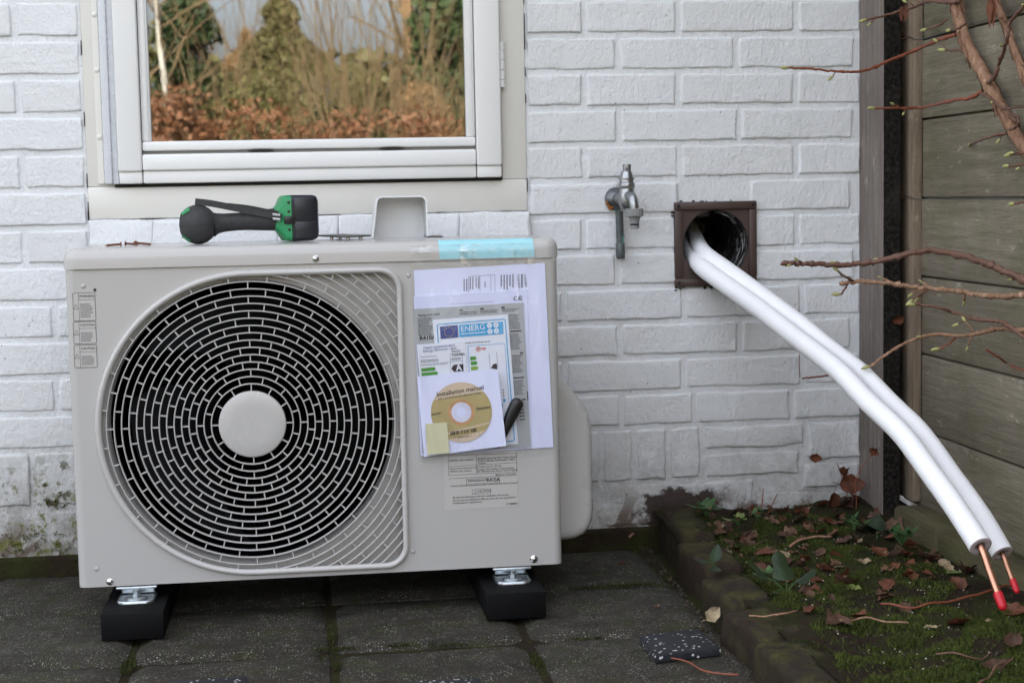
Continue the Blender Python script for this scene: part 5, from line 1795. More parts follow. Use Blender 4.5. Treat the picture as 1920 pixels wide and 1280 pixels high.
lo = [(0.7796, 0.26, 0.5849), (0.7627, 0.12, 0.5588)] + [(0.749, -0.022, 0.5322), (0.7755, -0.0841, 0.5024), (0.8134, -0.1803, 0.4611), (0.847, -0.2749, 0.4197), (0.8848, -0.3977, 0.3713), (0.9075, -0.4835, 0.3271), (0.9291, -0.5796, 0.2859), (0.9431, -0.6536, 0.2408), (0.953, -0.7157, 0.2041), (0.9598, -0.766, 0.1728), (0.9637, -0.8, 0.1513)]
hi = [(0.7956, 0.26, 0.6066), (0.7773, 0.13, 0.5783)] + [(0.762, 0, 0.5534), (0.7918, -0.0583, 0.5227), (0.8157, -0.1074, 0.4976), (0.8462, -0.1737, 0.4646), (0.8763, -0.2439, 0.4305), (0.9036, -0.3128, 0.3952), (0.931, -0.3884, 0.3615), (0.957, -0.4679, 0.3154), (0.9741, -0.5263, 0.2858), (0.9855, -0.5687, 0.2573), (0.9962, -0.6111, 0.2247), (1.007, -0.6575, 0.1923), (1.015, -0.6986, 0.1628), (1.024, -0.741, 0.125)]
pipe(lo, 0.0170, (0.9748, -0.85, 0.0753), 0.0054, 0.021, 'thicker white insulated copper pipe with a red cap, nearer the bed', '')
pipe(hi, 0.0165, (1.028, -0.78, 0.0792), 0.0038, 0.017, 'thinner white insulated copper pipe with a red cap, nearer the fence', '')

# ------------------------------------------------------------------ garden tap
tapo = root('garden_tap', (0.59, 0, 0.64), 'old chrome garden tap with a grey hose connector on the white wall', 'tap')
fc = Vector((0.5915, -0.012, 0.66))
m = MB()
m.lathe((fc.x, 0.004, fc.z), (0, -1, 0), [(0, 0.0225), (0.006, 0.0220), (0.012, 0.0185), (0.016, 0.0135), (0.020, 0.010)], 28)
m.build('wall_flange', MAT['tap_dark'], tapo, True, 50)
m = MB()
for k in range(9):
    a = R(225 + random.uniform(-28, 28))
    rr_ = random.uniform(0.016, 0.022)
    m.rbox(fc.x + rr_ * math.cos(a) - 0.0018, fc.x + rr_ * math.cos(a) + 0.0018, -0.0115, -0.004, fc.z + rr_ * math.sin(a) - 0.0018, fc.z + rr_ * math.sin(a) + 0.0018, 0.0008, 1, 0.0004)
m.build('rust_spot', plain('orange rust', (0.30, 0.10, 0.02), 0.9, var=0.4, scale=300), tapo)
bx = Vector((0.6008, -0.062, 0.6804))
m = MB()
m.tube(catmull([(fc.x, -0.012, fc.z), (fc.x + 0.004, -0.035, fc.z + 0.001), (bx.x, -0.062, fc.z + 0.002)], 5), [0.0095 + 0.0015 * (i / 10) for i in range(11)], 20)
m.lathe((bx.x, -0.062, (0.6002, -0.062, 0.6392)[2]), (0, 0, 1), [(0, 0.006), (0.004, 0.0120), (0.012, 0.0150), (0.026, 0.0152), (0.034, 0.0138), (0.040, 0.0134), (0.0405, 0.0146), (0.0425, 0.0152), (0.048, 0.0152), (0.050, 0.0146), (0.0505, 0.0136), (0.056, 0.0133), (0.0563, 0.0146), (0.0575, 0.0149), (0.0595, 0.0146), (0.060, 0.0126), (0.067, 0.0108), (0.071, 0.0094)], 28)
m.lathe((bx.x - 0.0008, -0.036, fc.z + 0.001), (0.25, -1, 0.03), [(0, 0.0118), (0.009, 0.0118)], 6)
m.tube(catmull([(bx.x + 0.001, -0.068, fc.z + 0.006), (bx.x + 0.004, -0.083, fc.z + 0.004), (bx.x + 0.006, -0.092, fc.z - 0.006), (bx.x + 0.007, -0.094, fc.z - 0.022)], 6), [0.0098 - 0.0016 * (i / 18) for i in range(19)], 20)
m.build('tap_body', MAT['tap'], tapo, True, 60)
zt_ = (0.6011, -0.062, 0.703)[2]
m = MB()
m.lathe((bx.x + 0.0005, -0.062, zt_ - 0.006), (0.02, 0, 1), [(0, 0.0088), (0.001, 0.0092), (0.007, 0.0084), (0.0075, 0.0076), (0.022, 0.0078), (0.0262, 0.0079), (0.0262, 0.0062), (0.016, 0.0060), (0.016, 0.0)], 24, cap=False)
m.build('spindle', MAT['tap'], tapo, True, 40)
m = MB()
m.box(bx.x - 0.0035, bx.x + 0.0032, -0.0705, -0.0690, zt_ + 0.003, zt_ + 0.014)
m.build('spindle_slot', MAT['tap_dark'], tapo)
cc = Vector((bx.x + 0.0072, -0.094, (0.6006, -0.094, 0.6423)[2]))
m = MB()
pr, N = [], 40
for zz, rr_ in ((0.0, 0.0152), (-0.001, 0.0165), (-0.0135, 0.0165), (-0.015, 0.0150)):
    pr.append([(cc.x + (rr_ - (0.0009 if k % 2 else 0)) * math.cos(2 * math.pi * k / N), cc.y + (rr_ - (0.0009 if k % 2 else 0)) * math.sin(2 * math.pi * k / N), cc.z + zz) for k in range(N)])
m.add([v for r_ in pr for v in r_], [(j * N + i, (j + 1) * N + i, (j + 1) * N + (i + 1) % N, j * N + (i + 1) % N) for j in range(3) for i in range(N)] + [tuple(range(N)), tuple(3 * N + i for i in range(N - 1, -1, -1))])
m.lathe((cc.x, cc.y, cc.z - 0.015), (0, 0, -1), [(0, 0.0118), (0.003, 0.0104), (0.007, 0.0092), (0.012, 0.0086), (0.0125, 0.0086)], 24)
m.lathe((cc.x, cc.y, cc.z - 0.0312), (0, 0, -1), [(0, 0.0082), (0.0015, 0.0088), (0.005, 0.0084), (0.0058, 0.0070)], 24)
con = m.build('hose_connector', MAT['grey_pl'], tapo, True, 30)
m = MB()
m.lathe((cc.x, cc.y, cc.z - 0.0276), (0, 0, -1), [(0, 0.0078), (0.0008, 0.0087), (0.0026, 0.0087), (0.0034, 0.0078)], 24)
m.build('rubber_ring', MAT['black'], con, True, 60)
pa, pb, pc_ = Vector((0.5943, -0.022, 0.6371)), Vector((0.5963, -0.018, 0.577)), Vector((0.5968, -0.016, 0.5459))
m = MB()
m.tube([pa, pa.lerp(pb, 0.5), pb], 0.0072, 18)
m.build('supply_pipe', MAT['verdigris'], tapo, True, 50)
m = MB()
m.lathe(pb + Vector((0, 0, 0.001)), pc_ - pb, [(0, 0.0074), (0.002, 0.0086), (0.010, 0.0082), (0.013, 0.0088), (0.027, 0.0086), (0.030, 0.0072)], 18)
m.build('pipe_joint', MAT['verdigris'], tapo, True, 40)
m = MB()
for k in range(10):
    q = pa.lerp(pb, random.uniform(0.72, 0.98)) + Vector((random.uniform(-0.002, 0.006), -0.0058, 0))
    m.rbox(q.x - 0.0014, q.x + 0.0014, q.y - 0.001, q.y + 0.001, q.z - 0.002, q.z + 0.002, 0.0006, 1, 0.0004)
m.build('verdigris_spot', MAT['teal'], tapo)

# ------------------------------------------------------------------ climbing plant on the fence
vine = root('climbing_vine', (1.10, -0.9, 0.05), 'leafless climbing vine with flaky brown stems and green buds on the fence', 'climbing plant')


def bud(p, d, parent, s=1.0):
    m = MB()
    m.lathe(p, d, [(0, 0.0013 * s), (0.003 * s, 0.0027 * s), (0.007 * s, 0.0030 * s), (0.011 * s, 0.0020 * s), (0.0145 * s, 0.0003)], 9)
    m.build('bud', MAT['bud'], parent, True, None)


def branch(pts, r0, r1, mat='twig', name='side_branch', tip=True, spurs=0, wob=0.22, parent=None, sub=9):
    pts = catmull(pts, sub)
    n = len(pts)
    rad = []
    for i in range(n):
        rr_ = r0 + (r1 - r0) * i / (n - 1)
        if i % 13 == 6: rr_ *= 1.38
        if i % 13 == 7: rr_ *= 1.15
        rad.append(rr_)
    pts = [p + Vector([random.gauss(0, r1 * 0.26) for _ in range(3)]) for p in pts]
    m = MB()
    m.tube(pts, rad, 9, wob=wob)
    sp = []
    for k in range(spurs):
        i = random.randrange(3, n - 3)
        d = (Vector((random.uniform(-1, 0.3), random.uniform(-0.6, 0.4), random.uniform(-1, 1))).normalized() + (pts[i + 1] - pts[i - 1]).normalized() * 1.1).normalized()
        L = random.uniform(0.010, 0.028)
        e = pts[i] + d * L
        m.tube([pts[i], pts[i] + d * L * 0.5 + Vector((0, 0, 0.002)), e], [rad[i] * 0.6, rad[i] * 0.45, rad[i] * 0.4], 6)
        sp.append((e, d))
    o = m.build(name, MAT[mat], parent or vine, True, None)
    for e, d in sp: bud(e, d, o, random.uniform(0.6, 0.9))
    if tip: bud(pts[-1], pts[-1] - pts[-3], o, 1.1)
    return o


def stem(pts, r0, r1, flakes):
    pts = catmull(pts, 8)
    n = len(pts)
    m = MB()
    m.tube(pts, [r0 + (r1 - r0) * i / (n - 1) for i in range(n)], 12, wob=0.16)
    o = m.build('main_stem', MAT['bark'], vine, True, None)
    m = MB()
    for k in range(flakes):       # strips of peeling bark
        i = random.randrange(1, n - 2)
        t = (pts[i + 1] - pts[i - 1]).normalized()
        a = t.cross(Vector((random.uniform(-1, 1), random.uniform(-1, 1), random.uniform(-1, 1)))).normalized()
        L, w = random.uniform(0.015, 0.05), random.uniform(0.0015, 0.004)
        rr_ = r0 * 1.02
        s_ = t.cross(a)
        p = pts[i] + a * rr_
        q0, q1, q2 = p - t * L * 0.5, p + a * 0.0008, p + t * L * 0.5 + a * random.uniform(0.002, 0.007)
        m.add([q0 - s_ * w * 0.4, q0 + s_ * w * 0.4, q1 - s_ * w, q1 + s_ * w, q2 - s_ * w * 0.5, q2 + s_ * w * 0.5], [(0, 1, 3, 2), (2, 3, 5, 4)])
    tag(m.build('peeling_bark', MAT['bark'], o), kind='stuff')
    return o


stem([(1.115, -0.2929, 1.091), (1.115, -0.3303, 1.014), (1.115, -0.3623, 0.9481), (1.115, -0.3933, 0.9052), (1.115, -0.432, 0.8729), (1.115, -0.4738, 0.8377), (1.115, -0.5144, 0.8027), (1.115, -0.5559, 0.7678), (1.115, -0.5922, 0.7389), (1.115, -0.653, 0.7005), (1.115, -0.7314, 0.652), (1.115, -0.8137, 0.5836)], 0.0102, 0.0098, 90)
stem([(1.12, -0.4134, 1.055), (1.12, -0.4599, 0.993), (1.12, -0.5026, 0.9514), (1.12, -0.5344, 0.9144), (1.12, -0.5676, 0.8723), (1.12, -0.6055, 0.8283), (1.12, -0.6677, 0.7562), (1.12, -0.7206, 0.6833)], 0.0062, 0.0060, 40)
B = branch
B([(1.11, -0.3691, 0.9801), (1.1, -0.3347, 0.9825), (1.09, -0.2895, 0.9907), (1.089, -0.22, 0.9879), (1.046, -0.22, 0.976), (1.004, -0.22, 0.9669)], 0.0035, 0.0021, spurs=2)
B([(1.11, -0.3566, 0.9256), (1.1, -0.3172, 0.9224), (1.091, -0.24, 0.9133), (1.036, -0.25, 0.8934), (0.9859, -0.26, 0.8755), (0.9419, -0.27, 0.8724), (0.894, -0.27, 0.8774), (0.8445, -0.27, 0.8801)], 0.0035, 0.0016, 'twig_red', spurs=2)
B([(1.11, -0.4648, 0.8247), (1.1, -0.4378, 0.8153), (1.09, -0.3832, 0.8134), (1.101, -0.24, 0.8116), (1.06, -0.24, 0.8103), (1.011, -0.24, 0.8104)], 0.0032, 0.0019, 'twig_red', spurs=2)
B([(1.11, -0.5612, 0.7526), (1.09, -0.5509, 0.7491), (1.08, -0.5217, 0.7428), (1.134, -0.36, 0.7406)], 0.0024, 0.0016, spurs=1)
B([(1.11, -0.4137, 0.8867), (1.1, -0.398, 0.8961), (1.09, -0.3886, 0.897), (1.08, -0.3835, 0.8976)], 0.0022, 0.0014, spurs=1)
B([(1.11, -0.3203, 0.9563), (1.1, -0.3077, 0.9469), (1.09, -0.2805, 0.9434)], 0.0022, 0.0014)
B([(1.1, -0.4231, 0.939), (1.09, -0.4121, 0.9306), (1.085, -0.3934, 0.93)], 0.0022, 0.0014)
B([(1.11, -0.485, 0.8361), (1.1, -0.5349, 0.8436), (1.1, -0.55, 0.8657), (1.09, -0.5979, 0.8943), (1.09, -0.6067, 0.9176), (1.09, -0.634, 0.9307), (1.09, -0.6817, 0.9487)], 0.0032, 0.0024, spurs=2, tip=False)
B([(1.1, -0.4834, 0.8193), (1.1, -0.5197, 0.8093), (1.1, -0.563, 0.7918), (1.09, -0.6676, 0.7892)], 0.0024, 0.0018, spurs=1, tip=False)
B([(1.1, -0.5884, 0.7574), (1.1, -0.6163, 0.7628), (1.1, -0.6141, 0.7767), (1.1, -0.588, 0.7805)], 0.0022, 0.0018, tip=False)
B([(1.11, -0.6717, 0.7202), (1.09, -0.6602, 0.7193), (1.08, -0.6379, 0.7176)], 0.0024, 0.0016, spurs=1)
B([(1.11, -0.6893, 0.7078), (1.09, -0.6606, 0.7024), (1.08, -0.6309, 0.7)], 0.0024, 0.0016, spurs=1)
B([(1.11, -0.6907, 0.6505), (1.09, -0.6708, 0.6461), (1.08, -0.6505, 0.643)], 0.0022, 0.0016)
B([(1.1, -0.7821, 0.4825), (1.09, -0.7351, 0.5063), (1.08, -0.6891, 0.5271), (1.06, -0.6551, 0.5422), (1.045, -0.6157, 0.554), (1.046, -0.53, 0.5618), (1.027, -0.47, 0.5671), (1, -0.46, 0.5648), (0.9697, -0.45, 0.5582), (0.9369, -0.44, 0.5499), (0.904, -0.43, 0.5468), (0.8693, -0.43, 0.5459), (0.8402, -0.43, 0.5493), (0.8103, -0.43, 0.5491), (0.7823, -0.43, 0.5507)], 0.0058, 0.0036, spurs=5, tip=False)
B([(1.1, -0.7809, 0.5289), (1.09, -0.7349, 0.5142), (1.08, -0.6896, 0.5062), (1.07, -0.6341, 0.5007), (1.06, -0.579, 0.5002), (1.063, -0.49, 0.5), (1.047, -0.44, 0.502), (1.014, -0.43, 0.5059), (0.9813, -0.42, 0.5107), (0.9481, -0.41, 0.5146), (0.9203, -0.4, 0.5157), (0.8907, -0.4, 0.513)], 0.0046, 0.0032, 'bark', spurs=5, tip=False)
B([(0.9156, -0.4, 0.515), (0.9019, -0.41, 0.523), (0.8927, -0.41, 0.5276), (0.8854, -0.41, 0.5349)], 0.0022, 0.0016)
B([(0.9055, -0.4, 0.5135), (0.8955, -0.41, 0.5036), (0.889, -0.41, 0.4957)], 0.0020, 0.0015)
B([(1.09, -0.8035, 0.4241), (1.08, -0.7572, 0.438), (1.07, -0.712, 0.4455), (1.06, -0.6808, 0.4585), (1.055, -0.6526, 0.4646), (1.04, -0.605, 0.4648), (1.056, -0.49, 0.4654), (1.033, -0.48, 0.4741), (0.9949, -0.47, 0.4806)], 0.0038, 0.0022, spurs=2)
B([(1.09, -0.8023, 0.4719), (1.08, -0.7566, 0.4647), (1.07, -0.7118, 0.4559), (1.06, -0.6569, 0.4534), (1.05, -0.6219, 0.4475), (1.04, -0.5855, 0.4381), (1.05, -0.5, 0.4297), (1.036, -0.46, 0.4294), (1.009, -0.45, 0.4232), (0.9831, -0.44, 0.4107), (0.9593, -0.43, 0.3936), (0.9372, -0.42, 0.3746)], 0.0038, 0.0022, 'bark', spurs=3)
B([(1.066, -0.47, 0.4249), (1.05, -0.48, 0.4157), (1.033, -0.48, 0.4075)], 0.0018, 0.0013, 'twig_red')
B([(1.029, -0.44, 0.5016), (1.011, -0.45, 0.4947), (0.9992, -0.45, 0.4863)], 0.0022, 0.0016)
B([(1.08, -0.7582, 0.3948), (1.06, -0.7306, 0.3973), (1.138, -0.52, 0.38), (1.114, -0.52, 0.3956), (1.094, -0.52, 0.4084)], 0.0022, 0.0014, 'twig_red', tip=False)
B([(0.9861, -0.2, 0.3403), (0.9488, -0.18, 0.3335), (0.9179, -0.17, 0.3296), (0.903, -0.16, 0.327)], 0.0020, 0.0014, 'twig_red', tip=False)
B([(0.899, -0.16, 0.3291), (0.9173, -0.1, 0.3409), (0.9398, -0.03, 0.3574)], 0.0008, 0.0006, 'twig_red', tip=False)
for (x, y, z, L) in ((1.09, -0.5352, 0.9626) + (0.055,), (1.068, -0.23, 0.9813) + (0.03,)):      # hanging dead leaves
    m = MB()
    for k in range(3):
        o_ = Vector((x, y, z + 0.01)) + Vector((random.uniform(-0.004, 0.004), random.uniform(-0.006, 0.006), 0))
        m.add([o_, o_ + Vector((0.003, -0.006, -L * 0.4)), o_ + Vector((0.001, 0.002, -L)), o_ + Vector((-0.003, 0.007, -L * 0.45))], [(0, 1, 2, 3)])
    m.build('dead_leaf', MAT['redleaf'], vine)

# ------------------------------------------------------------------ leaf litter, ivy, weeds, moss on the bed
def leaf_mesh(name, L, W, mat, curl=0.5, lobed=False, seed=0):
    random.seed(seed)
    m = MB()
    n = 9
    vs = []
    for i in range(n + 1):
        t = i / n
        w = W * math.sin(math.pi * t ** 0.8) ** 0.75 * (1 + (0.30 * math.sin(t * 15 + seed) if lobed else 0.10 * math.sin(t * 17 + seed)))
        zc_ = curl * L * 0.35 * (t - 0.45) ** 2 * 2 + random.uniform(-0.0012, 0.0012)
        for j, s in enumerate((-1, -0.5, 0, 0.5, 1)):
            vs.append(((t - 0.5) * L, s * w, zc_ + abs(s) * w * curl * (0.7 + 0.5 * math.sin(seed + t * 5)) + random.uniform(-0.001, 0.001)))
    m.add(vs, [(i * 5 + j, i * 5 + j + 1, (i + 1) * 5 + j + 1, (i + 1) * 5 + j) for i in range(n) for j in range(4)])
    m.tube([(-0.5 * L, 0, vs[2][2]), (-0.62 * L, 0.002, vs[2][2] + 0.003), (-0.75 * L, 0.004, vs[2][2] + 0.001)], 0.0006, 5)
    return m.mesh(name, MAT[mat], True, None)


LEAVES = {
    'brown': [leaf_mesh('leaf', 0.045, 0.014, 'deadleaf', 0.7, False, 3), leaf_mesh('leaf', 0.055, 0.020, 'deadleaf', 0.5, True, 5), leaf_mesh('leaf', 0.038, 0.012, 'deadleaf', 1.0, False, 8), leaf_mesh('leaf', 0.062, 0.024, 'deadleaf', 0.8, True, 11)],
    'pale': [leaf_mesh('leaf', 0.040, 0.013, 'paleleaf', 0.5, False, 4), leaf_mesh('leaf', 0.034, 0.010, 'paleleaf', 0.9, False, 9)],
    'red': [leaf_mesh('leaf', 0.050, 0.017, 'redleaf', 0.6, False, 6), leaf_mesh('leaf', 0.042, 0.015, 'redleaf', 0.9, True, 13)],
    'green': [leaf_mesh('leaf', 0.052, 0.017, 'ivy', 0.25, True, 21)],
    'lime': [leaf_mesh('leaf', 0.045, 0.014, 'limeleaf', 0.35, True, 22)],
}
random.seed(41)


def put_leaf(kind, x, y, lab, grp, z=None, s=1.0, tilt=0.35):
    me = random.choice(LEAVES[kind])
    o = bpy.data.objects.new('dead_leaf' if kind not in ('green', 'lime') else 'fallen_leaf', me)
    COL.objects.link(o)
    o.location = (x, y, (soil_z(x, y) if z is None else z) + 0.006 * s)
    o.rotation_euler = (random.uniform(-tilt, tilt), random.uniform(-tilt, tilt), random.uniform(0, 6.28))
    o.scale = (s, s * random.uniform(0.85, 1.15), s)
    return tag(o, lab, 'leaf', grp)


named = [((0.6154, -0.5998, 0), 'pale', 'cream dry leaf standing beside the speckled pad', 0.0, 1.0), ((0.5549, -0.4825, 0), 'brown', 'small brown leaf on the slab in front of the edging', 0.0, 0.5),
         ((0.5578, -0.1785, 0), 'red', 'reddish leaf flake on the slab behind the unit corner', 0.0, 0.55), ((0.8169, -0.3235, 0.06), 'pale', 'pinkish dry leaf curled up in the middle of the bed', None, 1.15),
         ((0.7835, -0.3073, 0.06), 'red', 'rust-red leaf beside the pinkish leaf in the bed', None, 1.0), ((0.702, -0.2352, 0.06), 'pale', 'pale torn leaf near the wall end of the edging', None, 0.9),
         ((0.7138, -0.3177, 0.06), 'pale', 'long pale dry leaf between edging and bed centre', None, 1.2), ((0.7901, -0.1661, 0.06), 'brown', 'brown leaf lying near the wall behind the pale leaves', None, 1.0),
         ((1.037, -0.4239, 0.06), 'brown', 'crumpled mauve-brown leaf at the foot of the kickboard', None, 1.1), ((0.877, -0.8274, 0.06), 'pale', 'pale grey leaf lying on moss below the pipes', None, 0.8),
         ((0.9291, -0.8084, 0.06), 'red', 'large brown leaf between the pale leaf and the red cap', None, 1.2), ((0.9486, -0.9409, 0.06), 'brown', 'big curled oak leaf at the right edge of the bed', None, 1.5),
         ((0.8874, -1.022, 0.06), 'brown', 'brown leaf in front of the big oak leaf', None, 1.15), ((0.854, -0.5702, 0.06), 'lime', 'pale green pointed leaf lying on the moss', None, 0.9),
         ((1.037, -0.5356, 0.06), 'lime', 'yellowish green leaf below the pipe ends', None, 0.9), ((0.9809, -0.7979, 0.06), 'pale', 'striped pale leaf just behind the thick red cap', None, 0.7),
         ((0.7479, -0.8004, 0.06), 'brown', 'brown leaf on the soil in the near part of the bed', None, 1.0), ((0.7979, -0.7501, 0.06), 'red', 'tan leaf strip resting across twigs', None, 0.9)]
for (p, kind, lab, z, s) in named:
    lf = put_leaf(kind, p[0], p[1], lab, None, z, s * 0.68)
    if 'cream dry' in lab:
        lf.scale = (1.0, 1.1, 1.0)
        lf.location.z = 0.016
        lf.rotation_euler = (R(48), R(-25), R(35))
for k in range(170):
    y = -0.03 - abs(random.gauss(0.0, 0.34))
    if y < -1.5: continue
    x = random.uniform(0.73, 1.07)
    kind = random.choices(('brown', 'red', 'pale'), (5, 2.2, 1.0))[0]
    sz_ = random.uniform(0.3, 0.8)
    col_ = {'brown': 'brown dead', 'red': 'rust-red dead', 'pale': 'pale dry'}[kind]
    size_ = 'tiny' if sz_ < 0.5 else 'small' if sz_ < 0.72 else 'medium'
    if y > -0.16: zone = 'at the foot of the white wall'
    elif x < 0.80: zone = 'beside the edging bricks'
    elif x > 0.99: zone = 'along the fence kickboard'
    elif y > -0.42: zone = 'in the far half of the bed'
    else: zone = 'in the near half of the bed'
    put_leaf(kind, x, y, '%s %s leaf lying on the moss %s' % (size_, col_, zone), '%s %s leaves %s' % (size_, col_, zone), None, sz_, 0.6)
# dead leaves caught on the wall beside the post
for (p, lab, s) in (((0.971, -0.03, 0.1529), 'rust-red dead leaf caught on the wall, highest by the post', 0.55), ((1.048, -0.14, 0.1787), 'dead leaf clinging to the tall post', 0.5), ((1.018, -0.05, 0.119), 'rust-red dead leaf hanging beside the post foot', 0.8), ((1.034, -0.06, 0.0993), 'large rust-red dead leaf hanging beside the post foot', 1.0), ((0.9949, -0.05, 0.065), 'brown leaf leaning against the wall in the corner', 0.9), ((1.095, -0.13, 0.4228), 'dead leaf stuck to the dark post edge', 0.6)):
    o = put_leaf('red', p[0], p[1], lab, None, p[2], s)
    o.rotation_euler = (R(80) + random.uniform(-0.4, 0.4), random.uniform(0, 3), random.uniform(-0.6, 0.6))
# stalks of a dead weed at the wall
weed = root('dead_weed', (0.9731, -0.2082, 0.06), 'withered red-brown weed stalks against the wall by the post', 'weed')
for pts in ([(1.032, -0.07, 0.0288), (1.034, -0.0567, 0.0624), (1.042, -0.0433, 0.096), (1.034, -0.03, 0.1305)], [(1.028, -0.07, 0.029), (1.03, -0.0533, 0.0724), (1.025, -0.0367, 0.1059), (1.018, -0.02, 0.142)], [(1.031, -0.08, 0.0309), (1.037, -0.075, 0.0761), (1.037, -0.07, 0.1165), (1.062, -0.065, 0.1538), (1.079, -0.06, 0.1616)], [(0.8515, -0.06, 0.0559), (0.8628, -0.04, 0.0825), (0.8699, -0.02, 0.0993)], [(0.8672, -0.06, 0.0583), (0.8817, -0.04, 0.0713), (0.8985, -0.02, 0.0876)]):
    m = MB()
    m.tube(catmull(pts, 4), [0.0012 - 0.00004 * i for i in range(len(catmull(pts, 4)))], 5)
    m.build('stalk', MAT['twig_red'], weed, True)

# twigs lying about
tw = [([(0.8516, -0.6985, 0.075), (0.8827, -0.7218, 0.075), (0.9362, -0.7133, 0.075), (1.022, -0.6909, 0.075), (1.111, -0.6391, 0.075)], 0.0023, 0.0028, 'twig_red', 'long red twig with a bud lying across the bed'),
      ([(0.691, -1.162, 0.075), (0.7479, -1.143, 0.075), (0.7932, -1.125, 0.075), (0.8407, -1.088, 0.075), (0.884, -1.038, 0.075), (0.9186, -1.005, 0.075)], 0.0030, 0.0022, 'twig', 'dark twig lying in the front of the bed'),
      ([(0.8309, -0.9583, 0.07), (0.8489, -0.9778, 0.07), (0.8742, -0.9882, 0.07), (0.9033, -0.9732, 0.07)], 0.0018, 0.0014, 'twig', 'short dark twig with a pale bud on the moss'),
      ([(0.5077, -0.7704, 0.005), (0.5288, -0.7961, 0.005), (0.5394, -0.8399, 0.005), (0.5602, -0.8593, 0.005), (0.5827, -0.8688, 0.005)], 0.0018, 0.0022, 'twig_red', 'red twig on the slab in front of the speckled pad'),
      ([(0.7538, -0.795, 0.07), (0.7869, -0.7806, 0.07), (0.8125, -0.7982, 0.07), (0.8481, -0.8178, 0.07)], 0.0024, 0.0018, 'bark', 'pale brown stick on the bare soil'),
      ([(0.6364, -0.7333, 0.07), (0.6559, -0.7437, 0.07), (0.6717, -0.7656, 0.07)], 0.0020, 0.0016, 'bark', 'small stick on the edging brick side of the bed'),
      ([(0.6713, -0.7407, 0.07), (0.6828, -0.7556, 0.07), (0.7063, -0.7449, 0.07)], 0.0026, 0.0018, 'bark', 'stubby pale stick on the soil'),
      ([(0.8346, -0.2981, 0.085), (0.882, -0.2716, 0.085), (0.9213, -0.2712, 0.085)], 0.0036, 0.0030, 'bark', 'thick stick along the foot of the wall'),
      ([(0.6031, -0.0337, 0.02), (0.633, 0.0289, 0.02), (0.66, 0.0847, 0.02)], 0.0034, 0.0030, 'bark', 'short reddish stick leaning on the end of the edging')]
for (pts, r0, r1, mt, lab) in tw:
    m = MB()
    c = catmull(pts, 5)
    if pts[0][2] > 0.05: c = [Vector((q.x, q.y, soil_z(q.x, q.y) + r0 + 0.006 + 0.006 * mnoise.noise(Vector((q.x * 30, q.y * 30, 2))))) for q in c]
    r0, r1 = r0 * 0.68, r1 * 0.68
    m.tube(c, [r0 + (r1 - r0) * i / (len(c) - 1) for i in range(len(c))], 8, wob=0.12)
    o = m.build('twig', MAT[mt], None, True, None)
    tag(o, lab, 'twig')

# ivy and little weeds
def leafy(name, base, spec, mat, lab, cat):
    o = root(name, base, lab, cat)
    for (dx, dy, dz, L, W, az, el, nlob) in spec:
        d = Vector((math.cos(az) * math.cos(el), math.sin(az) * math.cos(el), math.sin(el)))
        s_ = Vector((-math.sin(az), math.cos(az), 0))
        nrm = d.cross(s_) * -1
        p = Vector(base) + Vector((dx, dy, dz))
        m = MB()
        n = 10
        vs = []
        for i in range(n + 1):
            t = i / n
            w = W * (math.sin(math.pi * min(1, t * 0.97 + 0.03)) ** 0.7) * (1 + (0.35 * math.cos(t * math.pi * 2 * nlob) if nlob else 0)) * (1.15 - 0.5 * t)
            for s in (-1, -0.5, 0, 0.5, 1):
                vs.append(p + d * (t * L) + s_ * s * w + nrm * (abs(s) * w * 0.28 - 0.12 * L * t * t))
        m.add(vs, [(i * 5 + j, i * 5 + j + 1, (i + 1) * 5 + j + 1, (i + 1) * 5 + j) for i in range(n) for j in range(4)])
        m.build('leaf', MAT[mat], o, True, None)
        m = MB()
        m.tube([Vector(base), Vector(base).lerp(p, 0.6) + Vector((0, 0, 0.004)), p], 0.0009, 5)
        m.build('stalk', MAT['green'], o, True)
    return o


def rosette(n, L, W, spread, h, lob=0):
    return [(random.uniform(-spread, spread), random.uniform(-spread, spread), random.uniform(h * 0.5, h), L * random.uniform(0.7, 1.15), W * random.uniform(0.8, 1.2), random.uniform(0, 6.28), random.uniform(-0.1, 0.7), lob) for _ in range(n)]


iv = (0.7307, -0.6149, 0.05)
leafy('ivy_plant', iv, [(0.0, 0.0, 0.020, 0.051, 0.0221, 1.7, 0.75, 1), (-0.028, 0.01, 0.022, 0.038, 0.0145, 2.4, 0.6, 1), (0.018, 0.004, 0.014, 0.043, 0.0145, 0.5, 0.25, 1), (-0.022, -0.012, 0.006, 0.032, 0.014, 4.2, 0.1, 1)], 'ivy', 'ivy with a large dark green leaf in the middle of the bed', 'ivy')
leafy('ivy_plant', (0.6498, -0.4813, 0.06), [(0.0, 0, 0.012, 0.034, 0.0110, 1.0, 0.7, 0), (-0.006, 0, 0.012, 0.031, 0.0119, 3.0, 0.2, 0), (0.0, -0.004, 0.006, 0.029, 0.0102, 4.6, -0.2, 0)], 'ivy', 'three-leaved ivy sprig on the second edging brick', 'ivy')
leafy('weed_plant', (0.7324, -0.1183, 0.07), rosette(11, 0.030, 0.008, 0.02, 0.025), 'green', 'leafy green weed at the wall end of the edging', 'weed')
leafy('weed_plant', (0.7679, -0.2097, 0.07), rosette(7, 0.020, 0.008, 0.014, 0.02), 'limeleaf', 'pale green seedling near the foot of the wall', 'weed')
leafy('weed_plant', (0.8136, -0.172, 0.07), rosette(7, 0.020, 0.005, 0.012, 0.018), 'green', 'small green weed against the wall', 'weed')
leafy('weed_plant', (0.9898, -0.4254, 0.07), rosette(14, 0.022, 0.007, 0.022, 0.028), 'green', 'bright green weed in front of the post foot', 'weed')
